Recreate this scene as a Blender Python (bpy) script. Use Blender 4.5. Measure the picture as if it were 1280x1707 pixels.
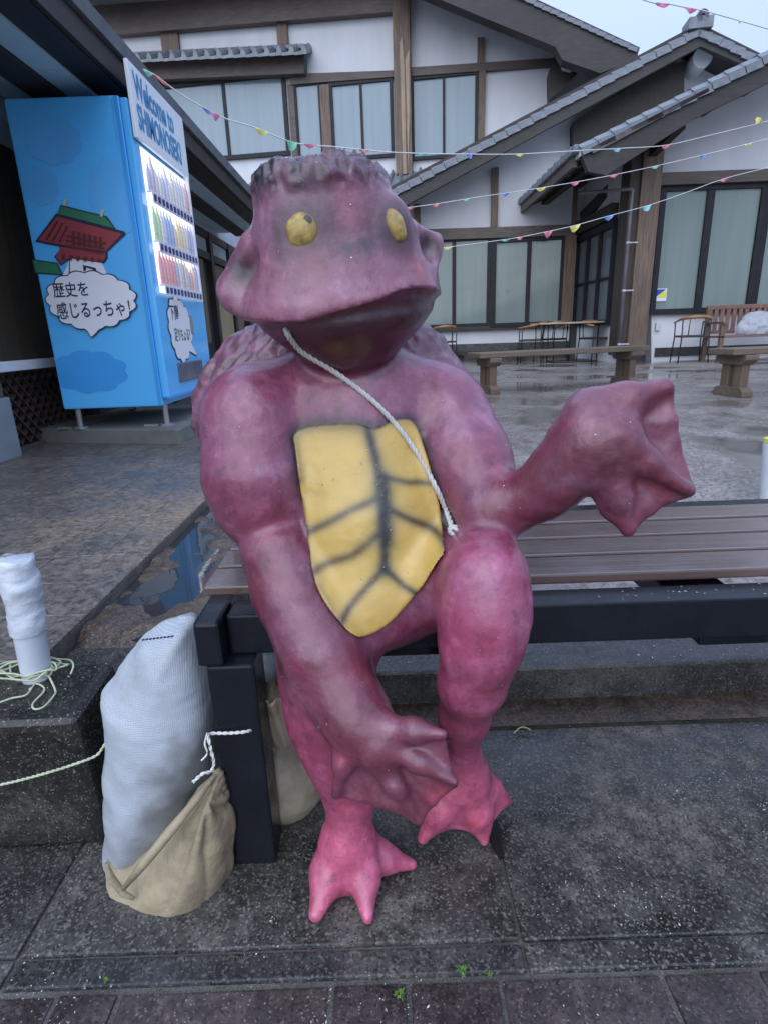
import bpy, bmesh, math, random, colorsys
import numpy as np
from mathutils import Matrix, Vector
random.seed(7); rng = np.random.default_rng(7)
R = math.radians
for o in list(bpy.data.objects): bpy.data.objects.remove(o)
SC = bpy.context.scene
C = SC.collection
# ------------------------------------------------------------------ camera
F, PITCH, ROLL, EYE = 965.0, R(17.2), R(2.0), 0.95        # focal length in photo pixels (1280 x 1707), tilt down, roll, eye height
cd = bpy.data.cameras.new('camera'); cam = bpy.data.objects.new('camera', cd); C.objects.link(cam); SC.camera = cam
cd.sensor_fit = 'VERTICAL'; cd.sensor_height = 24.0; cd.lens = F / 1707 * 24.0
cd.clip_start = 0.05; cd.clip_end = 500
_f = np.array([0, math.cos(PITCH), -math.sin(PITCH)]); _rt = np.array([1., 0, 0]); _dn = np.array([0, -math.sin(PITCH), -math.cos(PITCH)])
_ix = math.cos(ROLL) * _rt + math.sin(ROLL) * _dn; _iy = -math.sin(ROLL) * _rt + math.cos(ROLL) * _dn
CAM = np.array([0, 0, EYE])
cam.matrix_world = Matrix(((_ix[0], -_iy[0], -_f[0], 0), (_ix[1], -_iy[1], -_f[1], 0), (_ix[2], -_iy[2], -_f[2], EYE), (0, 0, 0, 1)))
# ------------------------------------------------------------------ sky, sun, exposure
SUN_EL, SUN_AZ = R(40), R(200)      # azimuth clockwise from +Y: behind the camera, a little to the left
W = bpy.data.worlds.new('World'); SC.world = W; W.use_nodes = True
_n = W.node_tree.nodes; _n.clear()
_sky = _n.new('ShaderNodeTexSky'); _sky.sky_type = 'NISHITA'; _sky.sun_disc = False
_sky.sun_elevation = SUN_EL; _sky.sun_rotation = SUN_AZ; _sky.air_density = 1.0; _sky.dust_density = 3.0; _sky.ozone_density = 3.0
_bg = _n.new('ShaderNodeBackground'); _bg.inputs[1].default_value = 0.13
_wo = _n.new('ShaderNodeOutputWorld')
# overcast: brightest overhead, about a third of that at the horizon, as a cloud sheet is; the clear-sky model shows faintly through it
_tc = _n.new('ShaderNodeTexCoord'); _sx = _n.new('ShaderNodeSeparateXYZ'); _ma = _n.new('ShaderNodeMath'); _ma.operation = 'MULTIPLY_ADD'; _ma.inputs[1].default_value = 0.64; _ma.inputs[2].default_value = 0.36; _ma.use_clamp = True
_vm = _n.new('ShaderNodeVectorMath'); _vm.operation = 'SCALE'; _vm.inputs[0].default_value = (6.8, 8.45, 13.0)
_ad = _n.new('ShaderNodeMix'); _ad.data_type = 'RGBA'; _ad.inputs[0].default_value = 0.82
_L = W.node_tree.links.new
_L(_tc.outputs['Generated'], _sx.inputs[0]); _L(_sx.outputs['Z'], _ma.inputs[0]); _L(_ma.outputs[0], _vm.inputs['Scale'])
_L(_sky.outputs[0], _ad.inputs[6]); _L(_vm.outputs[0], _ad.inputs[7]); _L(_ad.outputs[2], _bg.inputs[0]); _L(_bg.outputs[0], _wo.inputs[0])
sl = bpy.data.lights.new('sun', 'SUN'); sl.energy = 1.35; sl.angle = R(80); sl.color = (0.92, 0.96, 1.0)
so = bpy.data.objects.new('sun', sl); C.objects.link(so)
_sd = Vector((math.sin(SUN_AZ) * math.cos(SUN_EL), math.cos(SUN_AZ) * math.cos(SUN_EL), math.sin(SUN_EL)))
so.rotation_euler = _sd.to_track_quat('Z', 'Y').to_euler()
SC.view_settings.view_transform = 'Standard'; SC.view_settings.look = 'None'
SC.view_settings.exposure = 0.52; SC.view_settings.gamma = 1.0; SC.view_settings.use_curve_mapping = False

# ------------------------------------------------------------------ helpers
def ray(px, py): return (_f * F + _ix * (px - 640) + _iy * (py - 853.5)) / F
def at(px, py, Y):
    d = ray(px, py); return CAM + d * (Y / d[1])
def onz(px, py, z):
    d = ray(px, py); return CAM + d * ((z - EYE) / d[2])
def onx(px, py, X):
    d = ray(px, py); return CAM + d * (X / d[0])
def depth(p): return float((np.asarray(p) - CAM) @ _f)

def setp(o, label=None, cat=None, group=None, kind=None):
    if label: o['label'] = label
    if cat: o['category'] = cat
    if group: o['group'] = group
    if kind: o['kind'] = kind
    return o
def empty(name, loc, label, cat, group=None, kind=None):
    o = bpy.data.objects.new(name, None); o.location = loc; o.empty_display_size = 0.1; C.objects.link(o)
    return setp(o, label, cat, group, kind)
def adopt(o, parent):
    o.parent = parent
    p, loc = parent, Vector((0, 0, 0))
    M = Matrix.Identity(4)
    chain = []
    while p is not None: chain.append(p); p = p.parent
    for q in reversed(chain): M = M @ q.matrix_parent_inverse @ q.matrix_basis
    o.matrix_parent_inverse = M.inverted()
def dup(root, loc, rotz=None, label=None):
    r = root.copy(); C.objects.link(r); r.location = loc
    if rotz is not None: r.rotation_euler = (0, 0, rotz)
    if label: r['label'] = label
    for ch in list(root.children):
        c = ch.copy(); C.objects.link(c); c.parent = r
        for g in list(ch.children):
            d = g.copy(); C.objects.link(d); d.parent = c
    return r

_tab = rng.random((32, 32, 32)).astype(np.float32)
def vnoise(P, s, oct=1):
    r = 0; amp = 1.0; tot = 0
    for k in range(oct):
        q = P / s * 2 ** k + 100.37 * (k + 1); i = np.floor(q).astype(int); t = q - i; t = t * t * (3 - 2 * t); a_ = 0
        for a in (0, 1):
            for b in (0, 1):
                for c in (0, 1):
                    w = (t[:, 0] if a else 1 - t[:, 0]) * (t[:, 1] if b else 1 - t[:, 1]) * (t[:, 2] if c else 1 - t[:, 2])
                    a_ = a_ + w * _tab[(i[:, 0] + a) % 32, (i[:, 1] + b) % 32, (i[:, 2] + c) % 32]
        r = r + amp * (a_ * 2 - 1); tot += amp; amp *= .5
    return r / tot
class MB:
    def __init__(s): s.v = []; s.f = []
    def add(s, vs, fs):
        b = len(s.v); s.v += [tuple(map(float, p)) for p in vs]; s.f += [tuple(b + i for i in f) for f in fs]; return s
    def hexa(s, p):   # 8 points: bottom loop 0-3, top loop 4-7
        return s.add(p, [(0, 3, 2, 1), (4, 5, 6, 7), (0, 1, 5, 4), (1, 2, 6, 5), (2, 3, 7, 6), (3, 0, 4, 7)])
    def box(s, x0, y0, z0, x1, y1, z1):
        return s.hexa([(x0, y0, z0), (x1, y0, z0), (x1, y1, z0), (x0, y1, z0), (x0, y0, z1), (x1, y0, z1), (x1, y1, z1), (x0, y1, z1)])
    def bar(s, a, b, w, h=None, up=(0, 0, 1)):
        a = np.array(a, float); b = np.array(b, float); h = h or w; t = (b - a); t /= np.linalg.norm(t)
        u = np.cross(t, up)
        if np.linalg.norm(u) < 1e-3: u = np.cross(t, (1, 0, 0))
        u /= np.linalg.norm(u); v = np.cross(u, t)
        q = [(-w / 2, -h / 2), (w / 2, -h / 2), (w / 2, h / 2), (-w / 2, h / 2)]
        return s.hexa([a + u * i + v * j for i, j in q] + [b + u * i + v * j for i, j in q])
    def tube(s, pts, r, n=8, cap=True):
        pts = [np.array(p, float) for p in pts]; m = len(pts); rs = r if hasattr(r, '__len__') else [r] * m
        ref = np.array([0.13, 0.31, 0.94]); vs = []
        for i in range(m):
            t = pts[min(i + 1, m - 1)] - pts[max(i - 1, 0)]; t /= (np.linalg.norm(t) + 1e-9)
            u = np.cross(t, ref); u /= (np.linalg.norm(u) + 1e-9); v = np.cross(t, u); ref = np.cross(u, t) if False else ref
            for k in range(n):
                a = 2 * math.pi * k / n; vs.append(pts[i] + rs[i] * (u * math.cos(a) + v * math.sin(a)))
        fs = [(i * n + k, i * n + (k + 1) % n, (i + 1) * n + (k + 1) % n, (i + 1) * n + k) for i in range(m - 1) for k in range(n)]
        if cap: fs += [tuple(range(n - 1, -1, -1)), tuple((m - 1) * n + k for k in range(n))]
        return s.add(vs, fs)
    def lathe(s, prof, n=12, c=(0, 0, 0)):
        vs = [(c[0] + r * math.cos(2 * math.pi * k / n), c[1] + r * math.sin(2 * math.pi * k / n), c[2] + z) for r, z in prof for k in range(n)]
        m = len(prof)
        fs = [(i * n + k, i * n + (k + 1) % n, (i + 1) * n + (k + 1) % n, (i + 1) * n + k) for i in range(m - 1) for k in range(n)]
        fs += [tuple(range(n - 1, -1, -1)), tuple((m - 1) * n + k for k in range(n))]
        return s.add(vs, fs)
    def prism(s, A, B):   # two matching polygons
        n = len(A)
        return s.add(list(A) + list(B), [tuple(range(n - 1, -1, -1)), tuple(range(n, 2 * n))] + [(i, (i + 1) % n, n + (i + 1) % n, n + i) for i in range(n)])
    def build(s, name, m, parent=None, smooth=False, bevel=0, seg=2):
        me = bpy.data.meshes.new(name); me.from_pydata(s.v, [], s.f)
        bm = bmesh.new(); bm.from_mesh(me)
        bmesh.ops.recalc_face_normals(bm, faces=bm.faces)
        if bevel: 
            es = [e for e in bm.edges if e.is_manifold and e.calc_face_angle(0) > 0.5]
            bmesh.ops.bevel(bm, geom=es, offset=bevel, segments=seg, affect='EDGES', profile=0.6, clamp_overlap=True)
        bm.to_mesh(me); bm.free()
        if smooth: me.polygons.foreach_set('use_smooth', [True] * len(me.polygons))
        me.materials.append(m)
        o = bpy.data.objects.new(name, me); C.objects.link(o)
        if parent is not None: adopt(o, parent)
        return o

# ------------------------------------------------------------------ materials
def lk(nt, a, b): nt.links.new(a, b)
def newmat(name):
    m = bpy.data.materials.new(name); m.use_nodes = True; nt = m.node_tree; nt.nodes.clear()
    out = nt.nodes.new('ShaderNodeOutputMaterial'); b = nt.nodes.new('ShaderNodeBsdfPrincipled'); lk(nt, b.outputs[0], out.inputs[0])
    return m, nt, b
def noise(nt, scale, stretch=(1, 1, 1), detail=6, rough=0.6, coord='Object', dist=0.0):
    tc = nt.nodes.new('ShaderNodeTexCoord'); mp = nt.nodes.new('ShaderNodeMapping'); mp.inputs['Scale'].default_value = stretch
    n = nt.nodes.new('ShaderNodeTexNoise'); n.inputs['Scale'].default_value = scale; n.inputs['Detail'].default_value = detail; n.inputs['Roughness'].default_value = rough
    n.inputs['Distortion'].default_value = dist
    lk(nt, tc.outputs[coord], mp.inputs[0]); lk(nt, mp.outputs[0], n.inputs['Vector']); return n.outputs['Fac']
def ramp(nt, fac, stops):
    r = nt.nodes.new('ShaderNodeValToRGB'); e = r.color_ramp.elements
    while len(e) < len(stops): e.new(0.5)
    for i, (p, c) in enumerate(stops):
        e[i].position = p; e[i].color = (c, c, c, 1) if not hasattr(c, '__len__') else (*c, 1)
    lk(nt, fac, r.inputs[0]); return r.outputs[0]
def mix(nt, fac, a, b, mode='MIX'):
    n = nt.nodes.new('ShaderNodeMix'); n.data_type = 'RGBA'; n.blend_type = mode
    for sock, v in ((n.inputs[0], fac), (n.inputs[6], a), (n.inputs[7], b)):
        if isinstance(v, bpy.types.NodeSocket): lk(nt, v, sock)
        elif hasattr(v, '__len__'): sock.default_value = (*v, 1)
        else: sock.default_value = v
    return n.outputs[2]
def bump(nt, b, h, strength=0.3, dist=0.01):
    n = nt.nodes.new('ShaderNodeBump'); n.inputs['Strength'].default_value = strength; n.inputs['Distance'].default_value = dist
    lk(nt, h, n.inputs['Height']); lk(nt, n.outputs[0], b.inputs['Normal'])
def simple(name, c, c2=None, scale=6, rough=0.6, rough2=None, bs=0.0, bscale=60, bd=0.005, metal=0, stretch=(1, 1, 1), lo=0.35, hi=0.65, spec=0.5, coat=0, emit=0):
    m, nt, b = newmat(name); c2 = c2 or tuple(x * 0.8 for x in c)
    f = noise(nt, scale, stretch)
    lk(nt, ramp(nt, f, [(lo, c), (hi, c2)]), b.inputs['Base Color'])
    if rough2 is not None: lk(nt, ramp(nt, noise(nt, scale * 1.7, stretch), [(0.35, rough), (0.65, rough2)]), b.inputs['Roughness'])
    else: b.inputs['Roughness'].default_value = rough
    b.inputs['Metallic'].default_value = metal; b.inputs['Specular IOR Level'].default_value = spec; b.inputs['Coat Weight'].default_value = coat
    if bs: bump(nt, b, noise(nt, bscale, stretch), bs, bd)
    if emit:
        b.inputs['Emission Color'].default_value = (*c, 1); b.inputs['Emission Strength'].default_value = emit
    return m
def wood(name, c1, c2, scale=3, along='z', rough=0.6, rough2=None, bs=0.4):
    st = {'x': (1, 14, 14), 'y': (14, 1, 14), 'z': (14, 14, 1)}[along]
    m, nt, b = newmat(name)
    g = noise(nt, scale, st, 8, 0.7, dist=0.4); w = noise(nt, 0.9, (1, 1, 1), 4)
    col = mix(nt, ramp(nt, w, [(0.35, 0.0), (0.65, 0.55)]), ramp(nt, g, [(0.3, c1), (0.7, c2)]), tuple((a + d) * 0.22 for a, d in zip(c1, c2)))
    lk(nt, col, b.inputs['Base Color'])
    if rough2 is None: b.inputs['Roughness'].default_value = rough
    else: lk(nt, ramp(nt, noise(nt, 5), [(0.4, rough), (0.6, rough2)]), b.inputs['Roughness'])
    bump(nt, b, g, bs, 0.006); return m

plaster = simple('plaster', (0.66, 0.67, 0.69), (0.56, 0.575, 0.595), 1.1, 0.8, bs=0.15, bscale=30, stretch=(2.2, 2.2, .5), lo=.3, hi=.75)
plaster_side = plaster
timber_x = wood('timber_horizontal', (0.065, 0.05, 0.042), (0.17, 0.135, 0.112), 2, 'x')
timber_z = wood('timber_vertical', (0.060, 0.040, 0.030), (0.27, 0.185, 0.125), 2, 'z')
timber_dz = wood('dark_board_timber', (0.030, 0.022, 0.018), (0.085, 0.062, 0.048), 2, 'z')  # darker timber for the board beside the column
timber_peel = wood('bare_peeling_timber', (0.30, 0.21, 0.13), (0.48, 0.36, 0.24), 2, 'z')
timber_dark = wood('dark_timber', (0.018, 0.014, 0.012), (0.05, 0.038, 0.032), 2, 'y')
timber_darkx = wood('dark_barge_board', (0.022, 0.020, 0.020), (0.06, 0.052, 0.048), 2, 'x')
soffit = simple('soffit_board', (0.42, 0.47, 0.48), (0.33, 0.38, 0.40), 2, 0.7, stretch=(6, 1, 6))
frame_mat = simple('dark_window_frame', (0.010, 0.010, 0.014), (0.018, 0.017, 0.022), 8, 0.5, spec=0.3)
glass_up = simple('curtained_glass', (0.20, 0.27, 0.31), (0.26, 0.33, 0.36), 0.8, 0.07, spec=0.5, stretch=(7, 7, .35), lo=.25, hi=.75)
glass_low = simple('frosted_glass', (0.15, 0.20, 0.185), (0.21, 0.26, 0.235), 0.7, 0.06, spec=0.5, stretch=(7, 7, .35), lo=.25, hi=.75)
glass_dark = simple('dark_glass', (0.10, 0.12, 0.13), (0.14, 0.16, 0.17), 0.8, 0.08)  # darker glass for the wing's side windows
tile_mat = simple('grey_roof_tile', (0.19, 0.21, 0.23), (0.115, 0.13, 0.15), 7, 0.28, 0.5, bs=0.2, bscale=40)
metal_black = simple('black_painted_steel', (.006, .008, .012), (.010, .012, .017), 9, .14, .38, bs=.06, bscale=180, bd=.002, spec=.32)
rubber = simple('black_rubber', (0.008, 0.008, 0.009), None, 20, 0.5)
pipe_mat = simple('grey_drain_pipe', (0.17, 0.155, 0.165), (0.11, 0.10, 0.11), 3, 0.4)
concrete_pale = simple('pale_concrete', (0.20, 0.20, 0.18), (0.13, 0.13, 0.12), 4, 0.55, 0.85, bs=0.4, bscale=60)
white_paint = simple('white_paint', (0.75, 0.75, 0.74), (0.66, 0.66, 0.66), 4, 0.5)

def wet_ground(name, dark, mid, pale, s=1.0, wet=(0.08, 0.55), bs=0.5, puddle=None, specks=0.0, coarse=1.0):
    m, nt, b = newmat(name)
    n1 = noise(nt, 1.6 * s, detail=8, rough=0.65); n2 = noise(nt, 9 * s, detail=8, rough=0.7); n3 = noise(nt, 60 * s, detail=7, rough=0.8)
    c = ramp(nt, n1, [(0.32, dark), (0.52, mid), (0.7, pale)])
    c = mix(nt, ramp(nt, n2, [(0.42, 0.0), (0.66, 0.75)]), c, tuple(x * 1.5 for x in mid))
    c = mix(nt, ramp(nt, n3, [(0.40, 0.85), (0.56, 0.0)]), c, tuple(x * 0.35 for x in dark))
    c = mix(nt, ramp(nt, n3, [(0.60, 0.0), (0.74, 0.8)]), c, tuple(min(0.4, x * 2.4) for x in pale))
    rr = ramp(nt, n1, [(0.36, wet[0]), (0.60, wet[1])])
    h = n3
    if puddle:
        p = ramp(nt, noise(nt, puddle, detail=3, rough=0.5), [(0.40, 1.0), (0.47, 0.0)])
        c = mix(nt, p, c, tuple(x * 0.8 for x in dark)); rr = mix(nt, p, rr, (0.10, 0.10, 0.10))
        inv = nt.nodes.new('ShaderNodeMath'); inv.operation = 'SUBTRACT'; inv.inputs[0].default_value = 1.0; lk(nt, p, inv.inputs[1])
        mu = nt.nodes.new('ShaderNodeMath'); mu.operation = 'MULTIPLY'; lk(nt, n3, mu.inputs[0]); lk(nt, inv.outputs[0], mu.inputs[1]); h = mu.outputs[0]
    lk(nt, c, b.inputs['Base Color']); lk(nt, rr, b.inputs['Roughness'])
    bump(nt, b, h, bs, 0.0035 * coarse); return m
def wet_concrete(name, dark, mid, pale, s=1.0, wet=(0.14, 0.5), bs=0.6):
    m, nt, b = newmat(name)
    n1 = noise(nt, 1.7 * s, detail=9, rough=0.68); n2 = noise(nt, 11 * s, detail=6, rough=0.7)
    tc = nt.nodes.new('ShaderNodeTexCoord')
    def voro(sc):
        v = nt.nodes.new('ShaderNodeTexVoronoi'); v.inputs['Scale'].default_value = sc; lk(nt, tc.outputs['Object'], v.inputs['Vector']); return v
    v1, v2 = voro(260), voro(420)
    c = ramp(nt, n1, [(0.36, dark), (0.50, mid), (0.66, pale)])
    c = mix(nt, ramp(nt, n2, [(0.40, 0.75), (0.60, 0.0)]), c, tuple(x * 0.55 for x in dark))
    sep = nt.nodes.new('ShaderNodeSeparateColor'); lk(nt, v1.outputs['Color'], sep.inputs[0]); sep2 = nt.nodes.new('ShaderNodeSeparateColor'); lk(nt, v2.outputs['Color'], sep2.inputs[0])
    c = mix(nt, ramp(nt, sep.outputs[0], [(0.72, 0.0), (0.98, 0.40)]), c, tuple(x * 1.3 for x in pale))
    c = mix(nt, ramp(nt, sep.outputs[1], [(0.66, 0.0), (0.95, 0.7)]), c, tuple(x * 0.3 for x in dark))
    c = mix(nt, ramp(nt, sep2.outputs[2], [(0.975, 0.0), (0.985, 0.55)]), c, (.26, .25, .23))
    oi = nt.nodes.new('ShaderNodeObjectInfo'); c = mix(nt, 1.0, c, ramp(nt, oi.outputs['Random'], [(0.0, (.78, .78, .80)), (1.0, (1.25, 1.22, 1.16))]), 'MULTIPLY')
    lk(nt, c, b.inputs['Base Color']); lk(nt, ramp(nt, n1, [(0.40, wet[0]), (0.62, wet[1])]), b.inputs['Roughness'])
    h = nt.nodes.new('ShaderNodeMath'); h.operation = 'MULTIPLY_ADD'; lk(nt, sep.outputs[2], h.inputs[0]); h.inputs[1].default_value = .5; lk(nt, n2, h.inputs[2])
    bump(nt, b, h.outputs[0], bs, 0.0022); return m
slab_mat = wet_concrete('wet_dark_concrete', (0.026, 0.026, 0.025), (0.078, 0.076, 0.071), (0.215, 0.195, 0.165), 1.5, (0.20, 0.55), 0.7)
tile_ground = wet_concrete('wet_purple_paver', (0.036, 0.027, 0.026), (0.070, 0.052, 0.048), (0.125, 0.096, 0.085), 2.0, (0.25, 0.55), 0.5)
bed_mat = wet_ground('sandy_joint_bed', (0.07, 0.066, 0.056), (0.14, 0.13, 0.11), (0.24, 0.23, 0.20), 6, (0.4, 0.8), 0.9)
plaza_mat = wet_ground('wet_plaza_concrete', (0.15, 0.130, 0.114), (0.24, 0.21, 0.185), (0.34, 0.285, 0.235), 0.8, (0.16, 0.5), 0.35, puddle=1.1)
gravel_mat = wet_concrete('wet_brown_gravel', (0.045, 0.030, 0.021), (0.105, 0.074, 0.054), (0.17, 0.13, 0.10), 4, (0.3, 0.6), 1.0)
alley_mat = wet_ground('wet_grey_paver', (0.092, 0.084, 0.075), (0.15, 0.132, 0.113), (0.33, 0.235, 0.145), 0.75, (0.22, 0.5), 0.3)
block_mat = wet_concrete('mossy_black_concrete', (0.008, 0.008, 0.008), (0.020, 0.019, 0.017), (0.085, 0.078, 0.055), 2.4, (0.3, 0.65), 1.0)
kerb_mat = wet_concrete('wet_kerb_concrete', (0.026, 0.026, 0.026), (0.055, 0.054, 0.052), (0.10, 0.096, 0.088), 1.6, (0.16, 0.42), 0.5)

# ================================================================== GROUND
def sstep(a, b, x):
    t = min(1, max(0, (x - a) / (b - a))); return t * t * (3 - 2 * t)
KY = 1.325
def plaza_z(x, y):
    z = 0.10 + 0.18 * sstep(KY, 4.2, y)
    return max(z, 0.10 + 0.15 * sstep(-0.1, -0.62, x) if y < 3.2 else 0, z) if x < -0.1 else z
def plaza_sheet():
    xs = np.concatenate([[-60, -20, -6, -3], np.arange(-1.6, 4.01, 0.1), [5, 8, 14, 30, 60]]); ys = np.concatenate([np.arange(KY, 4.5, 0.08), [5, 6, 8, 12, 20, 45, 90]])
    v = []; f = []
    for y in ys:
        for x in xs:
            v.append((x, y, plaza_z(x, y) + (0.006 * math.sin(x * 7 + y * 3) * math.sin(y * 5.3) if KY + .1 < y < 4 and -1.6 < x < 4 else 0)))
    nx = len(xs)
    for j in range(len(ys) - 1):
        for i in range(nx - 1): f.append((j * nx + i, j * nx + i + 1, (j + 1) * nx + i + 1, (j + 1) * nx + i))
    return MB().add(v, f)
setp(plaza_sheet().build('plaza', plaza_mat, smooth=True), kind='structure')
g = MB().add([(-60, -30, -.008), (60, -30, -.008), (60, KY - .02, -.008), (-60, KY - .02, -.008)], [(0, 1, 2, 3)]).build('pavement', bed_mat); setp(g, kind='structure')
def slab(parent, x0, y0, x1, y1, m, name, z=0.0, gap=0.0028, bev=0.004):
    j = lambda: random.uniform(-0.0012, 0.0012)
    zt = z + random.uniform(-0.002, 0.001)
    return MB().hexa([(x0 + gap + j(), y0 + gap, -.028), (x1 - gap + j(), y0 + gap, -.028), (x1 - gap + j(), y1 - gap, -.028), (x0 + gap + j(), y1 - gap, -.028),
                      (x0 + gap + j(), y0 + gap + j(), zt), (x1 - gap + j(), y0 + gap + j(), zt), (x1 - gap + j(), y1 - gap + j(), zt), (x0 + gap + j(), y1 - gap + j(), zt)]).build(name, m, parent, bevel=bev)
for x0, x1 in ((-2.2, -1.4), (-1.4, -.62), (-.62, .198), (.198, 1.0), (1.0, 1.8), (1.8, 2.6)):
    slab(g, x0, .690, x1, 1.215, slab_mat, 'slab')
    slab(g, x0, .640, x1, .690, slab_mat, 'edging_slab', -.001)
tj = [-1.35, -1.09, -.83, -.525, -.43, -.105, .012, .152, .40, .545, .80, 1.05, 1.3]
for x0, x1 in zip(tj[:-1], tj[1:]): slab(g, x0, .41, x1, .638, tile_ground, 'paver', -.004, .004)
for k in range(3):
    y0 = .41 - .23 * (k + 1); tt = np.arange(-1.4 + (.13 if k % 2 else 0), 1.4, .26)
    for x0 in tt: slab(g, x0, y0, x0 + .26, y0 + .23, tile_ground, 'paver', -.004, .004)
gut = MB().add([(-.35, 1.218, .003), (4, 1.218, .003), (4, KY - .002, .012), (-.35, KY - .002, .012)], [(0, 1, 2, 3)]).build('gutter', gravel_mat); setp(gut, kind='structure')
kb = MB().hexa([(-.56, KY - .016, -.02), (6, KY - .016, -.02), (6, KY + .12, -.02), (-.56, KY + .12, -.02), (-.56, KY, .104), (6, KY, .104), (6, KY + .12, .1055), (-.56, KY + .12, .1055)]).build('kerb', kerb_mat, bevel=.012); setp(kb, kind='structure')
kb2 = MB().box(AX + .002 if False else -.748, 1.098, -.02, -.345, 1.222, .262).build('kerb', kerb_mat, bevel=.01); setp(kb2, kind='structure')
# raised alley of small pavers at the left
AX = -.752
al = MB().box(-6, 1.10, -.02, AX, 40, .292).build('alley', bed_mat); setp(al, kind='structure')
pv = {}
row = 0; y = 1.104; cnt = 0
while y < 4.6:
    x = AX - (.15 if row % 2 else 0)
    if row % 2:
        MB().box(x + .0012, y + .0012, .28, AX - .001, y + .2088, .302).build('paver', alley_mat, al, bevel=.002, seg=1)
    while x > -2.9:
        dz = random.uniform(-.0015, .0015)
        MB().box(x - .2988, y + .0012, .28, x - .0012, y + .2088, .302 + dz).build('paver', alley_mat, al, bevel=.002, seg=1)
        x -= .30
    y += .21; row += 1
far_al = MB().box(-6, y + .003, .28, AX - .001, 40, .3015).build('paving', alley_mat, al)
MB().box(-6, 1.104, .28, -3.3, y, .3005).build('paving', alley_mat, al)
# brown gravel patch below the alley edge, lumpy, with rain water standing in its hollows
gp = MB(); n = 46; vs = []; fs = []
for j in range(n * 2):
    for i in range(n):
        x = AX + .004 + i / (n - 1) * .56; yy = 1.20 + j / (2 * n - 1) * 1.5
        e_ = max(0, j - 2 * n + 14) / 14 + max(0, i - n + 10) / 10 + max(0, 5 - j) / 4
        h = math.sin(x * 13 + 1.3 * math.sin(yy * 6)) * math.sin(yy * 8.5 + 1.1 * math.sin(x * 9)) * .016 + .006 * math.sin(x * 41 + yy * 17) * math.sin(yy * 37 - x * 11)
        vs.append((x, yy, .262 + h + .012 * sstep(1.5, 1.25, yy) - e_ * .03 + random.uniform(-.0015, .0015)))
for j in range(2 * n - 1):
    for i in range(n - 1): fs.append((j * n + i, j * n + i + 1, (j + 1) * n + i + 1, (j + 1) * n + i))
setp(gp.add(vs, fs).build('gravel_patch', gravel_mat, smooth=True), kind='structure')
wat, nt, b = newmat('rain_water'); b.inputs['Base Color'].default_value = (.03, .035, .04, 1); b.inputs['Roughness'].default_value = .03
bump(nt, b, noise(nt, 18, detail=2), .06, .004)
A = [(AX + .003 + .55 * (.98 + .02 * math.sin(k * 1.7)) * (1 if 0 < k < 11 else 0), 1.24 + 1.38 * min(1, max(0, (k - 1) / 9))) for k in range(12)]
setp(MB().add([(x, y, .2665) for x, y in A], [tuple(range(12))]).build('puddle', wat), kind='structure')
# ================================================================== WALLS AND BUILDINGS
class Wall:
    def __init__(s, O, yaw):
        s.O = np.array(O, float); c, q = math.cos(R(yaw)), math.sin(R(yaw)); s.u = np.array([c, -q, 0]); s.n = np.array([-q, -c, 0])
    def pt(s, u, z, d=0): return s.O + s.u * u + s.n * d + np.array([0, 0, z])
    def uz(s, px, py, d=0):
        r = ray(px, py); t = ((s.O + s.n * d - CAM) @ s.n) / (r @ s.n); p = CAM + r * t
        return float((p - s.O) @ s.u), float(p[2])
    def rect(s, x0, y0, x1, y1, d=0):
        ym, xm = (y0 + y1) / 2, (x0 + x1) / 2
        return s.uz(x0, ym, d)[0], s.uz(xm, y1, d)[1], s.uz(x1, ym, d)[0], s.uz(xm, y0, d)[1]
    def box(s, mb, u0, z0, u1, z1, d0, d1):
        return mb.hexa([s.pt(u0, z0, d1), s.pt(u1, z0, d1), s.pt(u1, z0, d0), s.pt(u0, z0, d0), s.pt(u0, z1, d1), s.pt(u1, z1, d1), s.pt(u1, z1, d0), s.pt(u0, z1, d0)])
    def pbox(s, mb, x0, y0, x1, y1, d0, d1): return s.box(mb, *s.rect(x0, y0, x1, y1, d1), d0, d1)
    def poly(s, mb, pts, d0, d1, px=True):
        q = [s.uz(x, y, d1) for x, y in pts] if px else pts
        return mb.prism([s.pt(u, z, d0) for u, z in q], [s.pt(u, z, d1) for u, z in q])
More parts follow.
